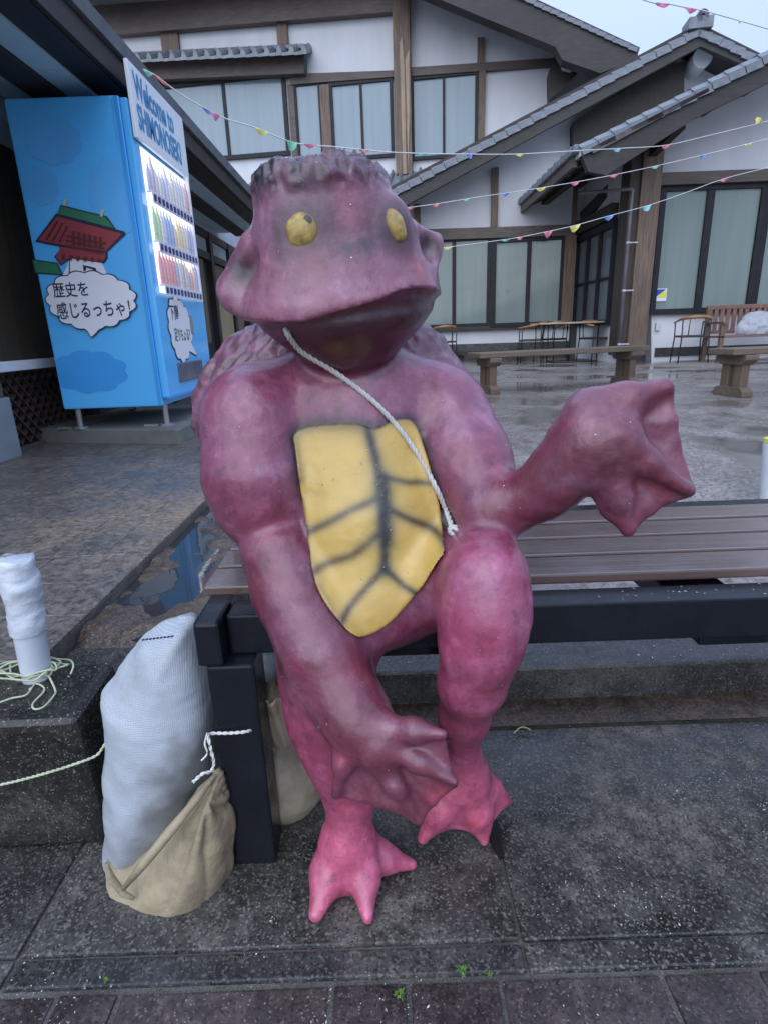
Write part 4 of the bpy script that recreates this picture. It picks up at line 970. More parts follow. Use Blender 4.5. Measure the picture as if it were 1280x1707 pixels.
def jaw_d(P):
    q = (P - HC) @ HM; x, y, z = q[..., 0] - .008, q[..., 1] + .002, q[..., 2]
    w = np.interp(z, [-.215, -.19, -.165, -.135, -.115, -.09, -.06], [.030, .052, .084, .118, .136, .146, .140]); dd = w * np.interp(z, [-.20, -.13, -.10], [.92, .84, .74])
    r = np.sqrt((x / w) ** 2 + (y / dd) ** 2 + 1e-9); d = (r - 1) * np.minimum(w, dd) * .85
    d = -smin(-d, -(-.205 - z), .03); return np.maximum(d, z + .07)
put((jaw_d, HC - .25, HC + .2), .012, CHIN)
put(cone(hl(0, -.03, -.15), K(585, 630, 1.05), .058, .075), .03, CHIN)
# ears, each a lobe with a hollow
limb([(436, 438, .935, 33), (384, 484, .945, 16)], .03, FACE); limb([(445, 485, .92, 32), (390, 499, .94, 16)], .03, FACE); limb([(424, 415, .95, 24), (381, 474, .95, 12)], .02, FACE)
ball(409, 458, .897, (17, 24, 36), .03, CROWN, 's', M=np.stack([[.84, .1, -.53], [-.1, .99, 0], [.53, .05, .84]], 1))
limb([(688, 410, .955, 34), (724, 402, .975, 14)], .025, FACE); limb([(700, 440, .955, 26), (718, 425, .97, 14)], .025, FACE)
ball(713, 408, .936, (14, 22, 25), .02, CROWN, 's')
# eye sockets bulge a little; the lip rim is thickened
ball(503, 386, .880, (42, 22, 40), .03, FACE); ball(652, 376, .892, (32, 22, 40), .03, FACE)
# ---- paint
def field_march(px, py, t0=.45, t1=1.5, dt=.0025):
    r = ray(px, py); ts = np.arange(t0, t1, dt); P = CAM + ts[:, None] * r[None]; v = fig.sample(P); i = int(np.argmax(v < 0))
    return P[i] if v[i] < 0 else None
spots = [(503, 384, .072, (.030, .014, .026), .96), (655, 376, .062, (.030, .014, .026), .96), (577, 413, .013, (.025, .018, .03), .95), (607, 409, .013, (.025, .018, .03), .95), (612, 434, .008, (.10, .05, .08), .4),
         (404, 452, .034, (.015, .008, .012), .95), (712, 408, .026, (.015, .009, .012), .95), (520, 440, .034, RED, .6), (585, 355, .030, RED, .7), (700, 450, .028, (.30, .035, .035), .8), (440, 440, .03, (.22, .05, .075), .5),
         (560, 640, .05, (.26, .04, .06), .6), (650, 640, .03, (.20, .055, .085), .5), (345, 730, .05, (.30, .12, .19), .5), (420, 690, .06, (.28, .105, .17), .5), (440, 860, .05, (.20, .02, .035), .7), (750, 660, .05, (.27, .10, .16), .4), (480, 900, .045, (.19, .018, .032), .6),
         (780, 900, .03, (.17, .02, .03), .6), (585, 1100, .03, (.20, .02, .035), .6), (820, 1000, .03, (.27, .09, .14), .4), (1010, 770, .028, (.07, .03, .04), .55), (1080, 720, .03, (.12, .03, .045), .5), (985, 700, .03, (.28, .12, .17), .4), (735, 1330, .03, (.5, .05, .07), .5), (790, 1375, .02, (.48, .05, .06), .6), (575, 1345, .02, (.36, .03, .05), .6),
         (525, 1500, .02, (.50, .08, .11), .4), (650, 1210, .02, (.30, .13, .18), .6), (500, 1160, .05, (.46, .14, .23), .5)]
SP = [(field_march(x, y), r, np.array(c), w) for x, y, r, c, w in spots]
def lin(c): return np.array(c)
BP = [(487, 716), (540, 705), (600, 704), (628, 716), (648, 704), (668, 697), (690, 701), (706, 740), (722, 800), (733, 850), (735, 880), (725, 930), (702, 982), (655, 1035), (612, 1062), (578, 1047), (542, 1005), (522, 965), (514, 900), (505, 830), (492, 750)]
bxz = []
for x, y in BP:
    p = field_march(x, y); bxz.append((p[0], p[2]))
bxz = np.array(bxz)
for _ in range(2): bxz = np.stack([.75 * bxz + .25 * np.roll(bxz, -1, 0), .25 * bxz + .75 * np.roll(bxz, -1, 0)], 1).reshape(-1, 2)
def poly_sd(x, z, Q):
    d = np.full(x.shape, 1e9); inside = np.zeros(x.shape, bool)
    for i in range(len(Q)):
        a, b_ = Q[i], Q[(i + 1) % len(Q)]; e = b_ - a; wx, wz = x - a[0], z - a[1]
        t = np.clip((wx * e[0] + wz * e[1]) / (e @ e + 1e-12), 0, 1); d = np.minimum(d, (wx - t * e[0]) ** 2 + (wz - t * e[1]) ** 2)
        cnd = ((a[1] > z) != (b_[1] > z)) & (x < (b_[0] - a[0]) * (z - a[1]) / (b_[1] - a[1] + 1e-12) + a[0]); inside ^= cnd
    d = np.sqrt(d); return np.where(inside, -d, d)
def paint(V, N):
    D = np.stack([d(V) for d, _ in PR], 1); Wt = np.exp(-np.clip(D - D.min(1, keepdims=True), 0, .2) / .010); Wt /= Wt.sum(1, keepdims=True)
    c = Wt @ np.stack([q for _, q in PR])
    # lavender sky gloss painted into the colour in streaks, fainter low down
    s = np.clip(vnoise(V, .07, 4) * 1.4 + .16, 0, 1) * .30; lav = np.array((.33, .175, .285))
    s *= np.clip(1.15 - (V[:, 2] < .46) * .8, 0, 1) * (1 - .75 * (D.argmin(1) == JI))
    c = c * (1 - s[:, None]) + lav * s[:, None]
    s = np.clip(vnoise(V, .05, 3) * 1.7 - .1, 0, 1) * .34; s = s * (D.argmin(1) != JI); red = np.array((.20, .030, .044)); c = c * (1 - s[:, None]) + red * s[:, None]
    q = (V - HC) @ HM
    m = np.clip((q[:, 2] - .050 - .022 * vnoise(V, .022, 3)) / .022, 0, 1) * (np.abs(q[:, 0]) < .2) * (q[:, 2] < .2)
    cr = np.array(CROWN)[None] * (1 + .5 * vnoise(V, .02, 3)[:, None])
    m2 = m * (.80 + .2 * np.clip(vnoise(V * np.array([1, 1, .4]), .018, 3) * 3, -1, 1)); c = c * (1 - m2[:, None]) + cr * m2[:, None]
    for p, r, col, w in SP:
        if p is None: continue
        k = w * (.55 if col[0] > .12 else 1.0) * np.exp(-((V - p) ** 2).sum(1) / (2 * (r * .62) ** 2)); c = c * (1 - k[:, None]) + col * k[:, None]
    sd = poly_sd(V[:, 0], V[:, 2], bxz); fr_ = (N[:, 1] < -.15) * (V[:, 1] < 1.02); up_ = np.clip((V[:, 2] - .62) / .12, .25, 1)     # airbrushed outline round the plate
    k = .85 * np.exp(-(np.clip(sd, 0, 1) / .0125) ** 2) * fr_ * up_; c = c * (1 - k[:, None]) + np.array((.022, .018, .026)) * k[:, None]
    c = c * (1 + .18 * vnoise(V, .012, 2)[:, None])
    return np.clip(c, .002, 1)
JI = [i for i, (d, q) in enumerate(PR) if d is jaw_d][0]
def relief(V, N):
    global _q
    q = (V - HC) @ HM
    d = .0017 * vnoise(V, .07, 2) + .0010 * vnoise(V, .016, 3)
    m = np.clip((q[:, 2] - .050) / .02, 0, 1) * (np.linalg.norm(q[:, :2], axis=1) < .22)
    fr = np.abs(vnoise(V * np.array([1, 1, .35]), .013, 3)); d = d + m * (.017 * (.28 - fr) + .004 * vnoise(V, .012, 2) + .002)
    hand = (V[:, 0] > .25) & (V[:, 2] > .55); d = d + hand * .0016 * vnoise(V, .02, 2)
    return d
mk, nt, b = newmat('weathered_statue_paint')
va = nt.nodes.new('ShaderNodeVertexColor'); va.layer_name = 'paint'
n1 = noise(nt, 26, detail=8, rough=.7); n2 = noise(nt, 130, detail=4, rough=.7); n0 = noise(nt, 6, detail=6, rough=.65)
tcb = noise(nt, 34, (1, 1, .28), 5, .6)
c = mix(nt, ramp(nt, n1, [(.53, 0), (.60, .34)]), va.outputs[0], mix(nt, 1.0, va.outputs[0], (1.7, 2.3, 2.0), 'MULTIPLY'))
c = mix(nt, ramp(nt, tcb, [(.42, .34), (.48, 0)]), c, mix(nt, 1.0, c, (.62, .55, .6), 'MULTIPLY'))
c = mix(nt, ramp(nt, n1, [(.37, .38), (.44, 0)]), c, (.050, .009, .018))
c = mix(nt, ramp(nt, n2, [(.70, 0), (.78, .5)]), c, (.42, .28, .36))
lk(nt, c, b.inputs['Base Color']); lk(nt, ramp(nt, n0, [(.38, .30), (.62, .55)]), b.inputs['Roughness']); b.inputs['Coat Weight'].default_value = .5; b.inputs['Coat Roughness'].default_value = .21
mh = nt.nodes.new('ShaderNodeMath'); mh.operation = 'MULTIPLY_ADD'; mh.inputs[1].default_value = .35; lk(nt, n2, mh.inputs[0]); mh2 = nt.nodes.new('ShaderNodeMath'); mh2.operation = 'ADD'; lk(nt, n1, mh2.inputs[0]); lk(nt, tcb, mh2.inputs[1]); lk(nt, mh2.outputs[0], mh.inputs[2])
bump(nt, b, mh.outputs[0], .42, .0045)
statue = empty('kappa_statue', (-.02, 1.0, .52), 'purple painted papier-mache water imp statue with a yellow belly seated on the bench end', 'statue')
fig.mesh('body', mk, statue, relief, paint)
# ---- yellow belly plate, a raised skin over the trunk
pf = Field((bxz[:, 0].min() - .02, .70, bxz[:, 1].min() - .02), (bxz[:, 0].max() + .02, 1.0, bxz[:, 1].max() + .02), .003)
Xg, Yg, Zg = np.meshgrid(*pf.ax, indexing='ij'); Pg = np.stack([Xg, Yg, Zg], -1)
base = fig.sample(Pg); bs_ = base.copy()
for _ in range(40):
    for ax_ in range(3):
        e_ = np.concatenate([np.take(bs_, [0], ax_), bs_, np.take(bs_, [-1], ax_)], ax_); n_ = bs_.shape[ax_]; bs_ = (np.take(e_, range(n_), ax_) + np.take(e_, range(2, n_ + 2), ax_)) * .25 + bs_ * .5
base = smin(base, bs_, .004); pd = poly_sd(Xg[:, 0, :], Zg[:, 0, :], bxz)[:, None, :] + 0 * Xg
pf.F = (-smin(-(np.maximum(base - .0055, -.012 - base)), -pd, .006)).astype(np.float32)
LINES = [([(613, 712), (628, 770), (637, 830), (641, 900), (641, 945)], .0085, .95), ([(640, 822), (585, 848), (513, 884)], .0065, .75), ([(641, 880), (590, 922), (524, 948)], .0065, .72), ([(640, 945), (602, 985), (568, 1034)], .0062, .78),
         ([(636, 792), (680, 802), (728, 806)], .0052, .7), ([(645, 845), (690, 866), (738, 886)], .0058, .8), ([(640, 945), (672, 972), (700, 990)], .0058, .8), ([(487, 716), (540, 706), (605, 705)], .009, .6), ([(487, 716), (500, 800)], .0065, .6), ([(628, 712), (668, 698), (690, 702)], .006, .4), ([(506, 830), (515, 900), (524, 960), (575, 1046)], .0038, .35), ([(640, 800), (644, 900)], .011, .85)]
def plate_col(V, N):
    c = np.tile(np.array((.52, .345, .085)), (len(V), 1)) * (1 + .13 * vnoise(V, .03, 3)[:, None]); s = np.clip(vnoise(V, .05, 2), 0, 1)[:, None] * .35; c = c * (1 - s) + np.array((.42, .27, .10)) * s
    for pts, wd_, k in LINES:
        q = [field_march(*p) for p in pts]; q = np.array([(p[0], p[2]) for p in q if p is not None]); d = np.full(len(V), 1e9)
        for a, b_ in zip(q[:-1], q[1:]):
            e = b_ - a; w = V[:, [0, 2]] - a; t = np.clip((w @ e) / (e @ e), 0, 1); d = np.minimum(d, np.linalg.norm(w - t[:, None] * e, axis=1))
        h = k * .75 * np.exp(-(d / (wd_ * 1.9)) ** 2); c = c * (1 - h[:, None] * .55) + np.array((.10, .12, .09)) * h[:, None] * .55
        h = k * np.exp(-(d / wd_) ** 2); c = c * (1 - h[:, None]) + np.array((.012, .012, .016)) * h[:, None]
    return np.clip(c, .002, 1)
mp_, nt, b = newmat('yellow_plate_paint'); va = nt.nodes.new('ShaderNodeVertexColor'); va.layer_name = 'paint'
n1 = noise(nt, 60, detail=5, rough=.65); n0 = noise(nt, 9)
lk(nt, mix(nt, ramp(nt, n1, [(.58, 0), (.75, .3)]), va.outputs[0], (.42, .32, .16)), b.inputs['Base Color']); lk(nt, ramp(nt, n0, [(.4, .28), (.6, .5)]), b.inputs['Roughness']); bump(nt, b, n1, .35, .003); b.inputs['Coat Weight'].default_value = .2
plate = pf.mesh('belly_plate', mp_, statue, lambda V, N: .0016 * vnoise(V, .03, 2), plate_col)
# ---- shell: a dark wrinkled rim behind the shoulders
shf = Field((-.42, .96, .42), (.30, 1.32, 1.06), .005)
SH = K(560, 692, 1.125)
W_, P = shf.win((-9, -9, -9), (9, 9, 9)); d1 = ell(SH, (.275, .12, .205))[0](P)
shf.F = (np.maximum(d1, -(P[..., 2] - .525) )).astype(np.float32)
shf.mesh('shell', mk, statue, lambda V, N: .024 * (np.abs(vnoise(np.stack([np.abs(V[:, 0] + .05) * 1.3 + V[:, 2] * .9, V[:, 1] * .5, (V[:, 2] - np.abs(V[:, 0] + .05)) * .35], 1), .060, 3)) - .2) + .003 * vnoise(V, .014, 2), lambda V, N: np.array(SHELLC)[None] * (1 + .75 * vnoise(V, .035, 3)[:, None]) + np.array((.12, .05, .085)) * np.clip(vnoise(V, .02, 3)[:, None] * 2, 0, 1))
# ---- eyes
eye_m, nt, b = newmat('yellow_eye'); va = nt.nodes.new('ShaderNodeVertexColor'); va.layer_name = 'paint'; n1 = noise(nt, 70, detail=6)
lk(nt, mix(nt, ramp(nt, n1, [(.36, .7), (.62, 0)]), va.outputs[0], (.16, .095, .04)), b.inputs['Base Color']); b.inputs['Roughness'].default_value = .4; bump(nt, b, n1, .5, .003)
pup_m = simple('grey_pupil', (.035, .035, .045), None, 9, .4)
def eyeball(px, py, rx, rz, flat, pup=None, rot=0.0):
    p = field_march(px, py); n_ = np.array([(fig.sample((p + d)[None]) - fig.sample((p - d)[None]))[0] for d in np.eye(3) * .008]); n_ /= np.linalg.norm(n_)
    s = depth(p) / F; u = np.cross([0, 0, 1], n_); u /= np.linalg.norm(u); u = u if u[0] > 0 else -u; v = np.cross(n_, u); v = v if v[2] > 0 else -v
    u, v = u * math.cos(rot) + v * math.sin(rot), v * math.cos(rot) - u * math.sin(rot)
    vs = []; m, k = 12, 24
    for i in range(m + 1):
        a = math.pi / 2 * i / m * 1.12
        for j in range(k):
            t = 2 * math.pi * j / k; wob = 1 + .04 * math.sin(2 * t + 1) + .03 * math.sin(5 * t)
            vs.append(p - n_ * .004 + n_ * flat * math.cos(a) + (u * math.cos(t) * rx * s + v * math.sin(t) * rz * s) * math.sin(a) * wob)
    fs = [(i * k + j, i * k + (j + 1) % k, (i + 1) * k + (j + 1) % k, (i + 1) * k + j) for i in range(m) for j in range(k)]
    e = MB().add(vs, fs).build('eye', eye_m, statue, smooth=True)
    cc = []
    for i in range(m + 1):
        for j in range(k):
            w = min(1, max(0, (i / m - .50 + .12 * math.sin(j * .9) * math.sin(j * .37 + i)) / .34)); cc.append([a_ * (1 - w) + b_ * w for a_, b_ in zip((.42, .31, .075), (.085, .035, .030))] + [1])
    at_ = e.data.attributes.new('paint', 'FLOAT_COLOR', 'POINT'); at_.data.foreach_set('color', np.array(cc, np.float32).ravel())
    if pup:
        r = ray(*pup); best = None   # where the view line meets the dome
        for t in np.arange(.5, 1.2, .001):
            q = CAM + r * t - p; a_, b2 = (q @ u) / (rx * s), (q @ v) / (rz * s)
            if a_ * a_ + b2 * b2 < 1 and q @ n_ < -.004 + flat * math.sqrt(1 - a_ * a_ - b2 * b2): best = CAM + r * t; break
        if best is not None:
            mb = MB(); k = 14; vs = [best + n_ * .0018]
            for j in range(k):
                t = 2 * math.pi * j / k; vs.append(best + n_ * .0012 + (u * math.cos(t) * .82 + v * math.sin(t)) * 8.2 * s)
            for j in range(k):
                t = 2 * math.pi * j / k; vs.append(best - n_ * .006 + (u * math.cos(t) * .82 + v * math.sin(t)) * 8.4 * s)
            fs = [(0, 1 + j, 1 + (j + 1) % k) for j in range(k)] + [(1 + j, 1 + k + j, 1 + k + (j + 1) % k, 1 + (j + 1) % k) for j in range(k)]
            mb.add(vs, fs).build('pupil', pup_m, e)
    return e
eyeball(503, 384, 28, 31, .014, (513, 367)); eyeball(660, 376, 17, 30, .0135, None, .40)
# ---- cord slung across the chest (it hangs on the statue)
pts = []
for x, y in ((478, 552), (487, 568), (505, 588), (545, 612), (590, 643), (632, 678), (668, 718), (700, 765), (725, 810), (742, 848), (756, 884)):
    p = field_march(x, y); r = ray(x, y); pts.append(p - r / np.linalg.norm(r) * (.0125 if 640 < x < 750 else .0065))
pts = [pts[0] + np.array([-.01, .05, .03])] + pts + [pts[-1] + np.array([.012, .03, -.008])]
setp(strands('shoulder_cord', pts, .0041, simple('grey_white_cord', (.56, .55, .52), (.42, .41, .39), 40, .6)), 'thin white twisted cord slung diagonally across the statue’s chest', 'cord')
kn = bpy.data.objects['shoulder_cord']; kp = pts[-2]
kb_ = MB()
for a_ in range(3):
    kb_.tube([kp + np.array([.0075 * math.cos(t + a_), -.004 + .004 * math.sin(2 * t), .0075 * math.sin(t + a_ * .7)]) for t in np.linspace(0, 6.0, 12)], .0034, 6)
kb_.tube([kp, kp + [.006, -.006, -.012], kp + [.004, -.004, -.026]], [.0034, .0032, .0045], 6)
kb_.build('knot', kn.data.materials[0], kn, smooth=True)
# ---- rain beads on the figure, real drops
def drops(pts, name, parent, r0, r1):
    mb = MB()
    for p, n_ in pts:
        r = random.uniform(r0, r1); u = np.cross(n_, (.3, .2, .9)); u /= np.linalg.norm(u); v = np.cross(n_, u); vs = []
        for (h, w) in ((0, 1), (.45, .8), (.68, .4)):
            for j in range(6): vs.append(p + n_ * h * r + (u * math.cos(j * 1.047) + v * math.sin(j * 1.047)) * w * r)
        vs.append(p + n_ * .75 * r); vs = [v_ + n_ * .0003 for v_ in vs]; fs = [tuple(range(5, -1, -1))] + [(i * 6 + j, i * 6 + (j + 1) % 6, i * 6 + 6 + (j + 1) % 6, i * 6 + 6 + j) for i in range(2) for j in range(6)] + [(12 + j, 12 + (j + 1) % 6, 18) for j in range(6)]
        mb.add(vs, fs)
    return mb
water_m, nt, b = newmat('rain_drop'); b.inputs['Base Color'].default_value = (.9, .95, 1, 1); b.inputs['Roughness'].default_value = .02; b.inputs['Transmission Weight'].default_value = 1.0; b.inputs['IOR'].default_value = 1.33
body = [o for o in statue.children if o.name.startswith('body')][0]
bp_ = []
for src, n_d, offs in ((body, 110, 0), (plate, 60, 0)):
    me = src.data; nv = len(me.vertices); co = np.zeros(nv * 3, np.float32); me.vertices.foreach_get('co', co); no = np.zeros(nv * 3, np.float32); me.vertices.foreach_get('normal', no); co = co.reshape(-1, 3); no = no.reshape(-1, 3)
    ok = np.argwhere((no[:, 1] < .1) & (no[:, 2] > -.5))[:, 0]
    for i in rng.choice(ok, n_d, False): bp_.append((co[i].astype(float), no[i].astype(float)))
d_ = drops(bp_, 'rain_drops', statue, .0008, .0019).build('rain_drops', water_m, statue, smooth=True); d_['kind'] = 'stuff'

# ================================================================== SANDBAGS
def bag(name, poly, Yc, T, m, parent=None, lean=0.0, folds=None, h=.0055, cols=None, Rr=.10):
    q = np.array([(lambda p: (p[0], p[2]))(at(x, y, Yc)) for x, y in poly]); zb0 = q[:, 1].min()
    yc = lambda z: Yc + lean * (z - zb0)
    f = Field((q[:, 0].min() - .03, Yc - T - .06 - abs(lean) * .5, q[:, 1].min() - .03), (q[:, 0].max() + .03, Yc + T + .06 + abs(lean) * .5, q[:, 1].max() + .03), h)
    X, Y, Z = np.meshgrid(*f.ax, indexing='ij'); d = poly_sd(X[:, 0, :], Z[:, 0, :], q)[:, None, :]
    t = np.where(d < 0, T * np.sqrt(np.clip(1 - (1 - np.clip(-d / Rr, 0, 1)) ** 2, 0, 1)), 0)
    f.F = np.where(d < 0, np.maximum(np.abs(Y - yc(Z)) - t, -.05), np.maximum(d, np.abs(Y - yc(Z)))).astype(np.float32)
    # light blur so that the rim is soft
    G = f.F
    for ax in range(3): G = (np.roll(G, 1, ax) + 2 * G + np.roll(G, -1, ax)) / 4
    f.F = G - .0015
    return f.mesh(name, m, parent, folds, cols, 1)
mw, nt, b = newmat('woven_white_sack')
tcn = nt.nodes.new('ShaderNodeTexCoord'); wv = []
for ax in ('X', 'Z'):
    w = nt.nodes.new('ShaderNodeTexWave'); w.bands_direction = ax; w.inputs['Scale'].default_value = 105; w.inputs['Distortion'].default_value = 3.2; w.inputs['Detail'].default_value = 3; w.inputs['Detail Scale'].default_value = 2; lk(nt, tcn.outputs['Object'], w.inputs['Vector']); wv.append(w.outputs['Fac'])
wm = nt.nodes.new('ShaderNodeMath'); wm.operation = 'MAXIMUM'; lk(nt, wv[0], wm.inputs[0]); lk(nt, wv[1], wm.inputs[1])
c = mix(nt, ramp(nt, wm.outputs[0], [(.3, .55), (.8, 0)]), (.44, .48, .52), (.20, .225, .245))
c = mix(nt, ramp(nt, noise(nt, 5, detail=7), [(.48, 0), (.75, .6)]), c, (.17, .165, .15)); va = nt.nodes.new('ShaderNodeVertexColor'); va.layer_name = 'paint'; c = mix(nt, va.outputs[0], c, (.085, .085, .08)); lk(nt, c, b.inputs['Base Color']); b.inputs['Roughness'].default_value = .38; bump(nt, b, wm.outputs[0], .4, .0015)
mt_ = simple('muddy_tan_sack', (.40, .325, .20), (.19, .155, .10), 9, .55, .8, bs=.6, bscale=110, bd=.004)
mt2 = simple('wet_drab_sack', (.42, .37, .27), (.26, .22, .155), 9, .35, .6, bs=.5, bscale=90, bd=.003)
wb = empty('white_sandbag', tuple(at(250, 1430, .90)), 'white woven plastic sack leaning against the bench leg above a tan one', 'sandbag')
knot = at(360, 1288, .86)
g0, g1 = at(215, 1452, .83), at(366, 1275, .84)
def edge_band(V, N):       # a darker grey band along the sack's lower edge
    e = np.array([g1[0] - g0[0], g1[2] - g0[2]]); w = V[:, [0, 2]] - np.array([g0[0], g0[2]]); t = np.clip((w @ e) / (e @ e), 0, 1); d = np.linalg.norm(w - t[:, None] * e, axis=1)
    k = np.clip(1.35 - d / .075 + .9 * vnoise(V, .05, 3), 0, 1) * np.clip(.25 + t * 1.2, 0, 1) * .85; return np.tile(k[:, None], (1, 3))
bag('sack', [(232, 1072), (262, 1054), (300, 1042), (318, 1046), (338, 1110), (352, 1180), (366, 1290), (330, 1345), (270, 1410), (215, 1448), (184, 1448), (178, 1320), (172, 1230), (164, 1168)], .90, .085, mw, wb, .06, lambda V, N: .008 * vnoise(V, .10, 2) + .002 * (np.abs(vnoise(V * np.array([1, 1, 1.6]), .035, 2)) - .2) + .003 * np.sin((V[:, 0] * 1.2 + V[:, 2]) * 60) * vnoise(V, .2), cols=edge_band)
p = [at(x, y, .845) for x, y in ((238, 1066), (252, 1064), (270, 1062), (290, 1061))]
sq = MB()
for k in range(9):
    a = at(238 + k * 6, 1067 - k * .7, .868 - .0005 * k); sq.tube([a, a + [.004, -.002, .002]], .0016, 5)
sq.build('stitching', simple('purple_thread', (.03, .02, .08), None, 9, .6), wb)
tb = empty('tan_sandbag', tuple(at(285, 1510, .83)), 'muddy tan cloth sack with pleats gathered to a knot at the front bench leg', 'sandbag')
kx, kz = knot[0], knot[2]
def pleats(V, N):
    a = np.arctan2(V[:, 0] - kx, kz - V[:, 2]); r = np.hypot(V[:, 0] - kx, V[:, 2] - kz)
    fq = .45 - np.abs(np.sin(a * 9 + 1.6 * vnoise(V, .08))) ** .7; return -.0150 * fq * np.exp(-(r / .21) ** 2) * np.clip(r / .035, 0, 1) + .005 * vnoise(V, .045, 3) - .003
bag('sack', [(363, 1288), (374, 1330), (386, 1385), (389, 1440), (380, 1478), (345, 1508), (300, 1520), (255, 1522), (212, 1498), (184, 1462), (175, 1436), (200, 1448), (225, 1440), (290, 1380), (330, 1330)], .835, .088, mt_, tb, .03, pleats, h=.0045)
mb = MB(); a0 = at(186, 1440, .775); 
rim = [at(*p, .772) for p in ((178, 1440), (184, 1462), (206, 1490), (225, 1498))]; mb.tube(rim, [.004, .007, .006, .003], 7)
hem = [at(*p, yy) for p, yy in (((206, 1482), .755), ((240, 1440), .755), ((285, 1385), .775), ((330, 1330), .80), ((360, 1290), .83))]; mb.tube(hem, [.004, .008, .009, .007, .004], 8); mb.build('hem', mt_, tb, smooth=True)
b2 = empty('tied_sandbag', tuple(at(490, 1350, 1.05)), 'drab wet sack with a ruffled tied neck lying behind the front bench leg', 'sandbag')
bag('sack', [(440, 1235), (470, 1225), (500, 1245), (533, 1278), (543, 1310), (528, 1342), (490, 1358), (452, 1362), (420, 1350), (415, 1290)], 1.02, .09, mt2, b2, 0, lambda V, N: .006 * vnoise(V, .05, 3) + .002 * vnoise(V, .02, 2))
mb = MB(); m, k = 16, 40; vs = []
cz0 = at(472, 1240, .965); cz1 = at(452, 1150, .935)
for i in range(m):
    t = i / (m - 1); c0 = cz0 + (cz1 - cz0) * t
    for j in range(k):
        a = 2 * math.pi * j / k; rr = (.020 + .028 * t ** .7) * (1 + (.10 + .25 * t) * math.sin(a * 9 + t * 2) * .6 + .06 * math.sin(a * 4)); vs.append(c0 + np.array([rr * math.cos(a), rr * math.sin(a) * .7, .006 * math.sin(a * 9) * t]))
fs = [(i * k + j, i * k + (j + 1) % k, (i + 1) * k + (j + 1) % k, (i + 1) * k + j) for i in range(m - 1) for j in range(k)]
mb.add(vs, fs); top = (m - 1) * k
vs2 = [cz1 + np.array([(.01) * math.cos(2 * math.pi * j / k), .007 * math.sin(2 * math.pi * j / k), -.022]) for j in range(k)]; bi_ = len(mb.v); mb.v += [tuple(p) for p in vs2]; mb.f += [(top + j, top + (j + 1) % k, bi_ + (j + 1) % k, bi_ + j) for j in range(k)] + [tuple(bi_ + j for j in range(k))]
mb.build('ruffled_neck', mt2, b2, smooth=True)
wb2 = bag('folded_sack', [(400, 1095), (478, 1092), (482, 1130), (470, 1150), (440, 1140), (424, 1150), (405, 1150)], 1.10, .04, mw, None, 0, lambda V, N: .006 * vnoise(V, .04, 3), cols=lambda V, N: np.full((len(V), 3), .35), Rr=.04)
setp(wb2, 'pale woven sack edge showing under the bench behind the front leg', 'sandbag')
# string tying the sacks to the leg
LY = .847
pts = [at(428, 1200, .935), at(421, 1214, .875), at(414, 1219, LY - .003), at(385, 1222, LY - .004), at(352, 1223, LY - .004), at(347, 1221, LY + .004)]
st_ = [pts[0], pts[1], pts[2], pts[3], pts[4], at(348, 1230, LY - .02), at(352, 1250, LY - .03), at(357, 1272, .81), at(352, 1286, .80), at(338, 1290, .79), at(322, 1304, .785)]
setp(strands('tie_string', st_, .0028, white_cord, n=2), 'white string wound round the front bench leg and knotted to the tan sack', 'string')
setp(strands('tie_string', [at(346, 1222, LY - .012), at(342, 1240, LY - .03), at(346, 1256, LY - .035), at(336, 1268, LY - .04)], .0016, white_cord, n=1), 'frayed loose end of white string hanging beside the leg', 'string')

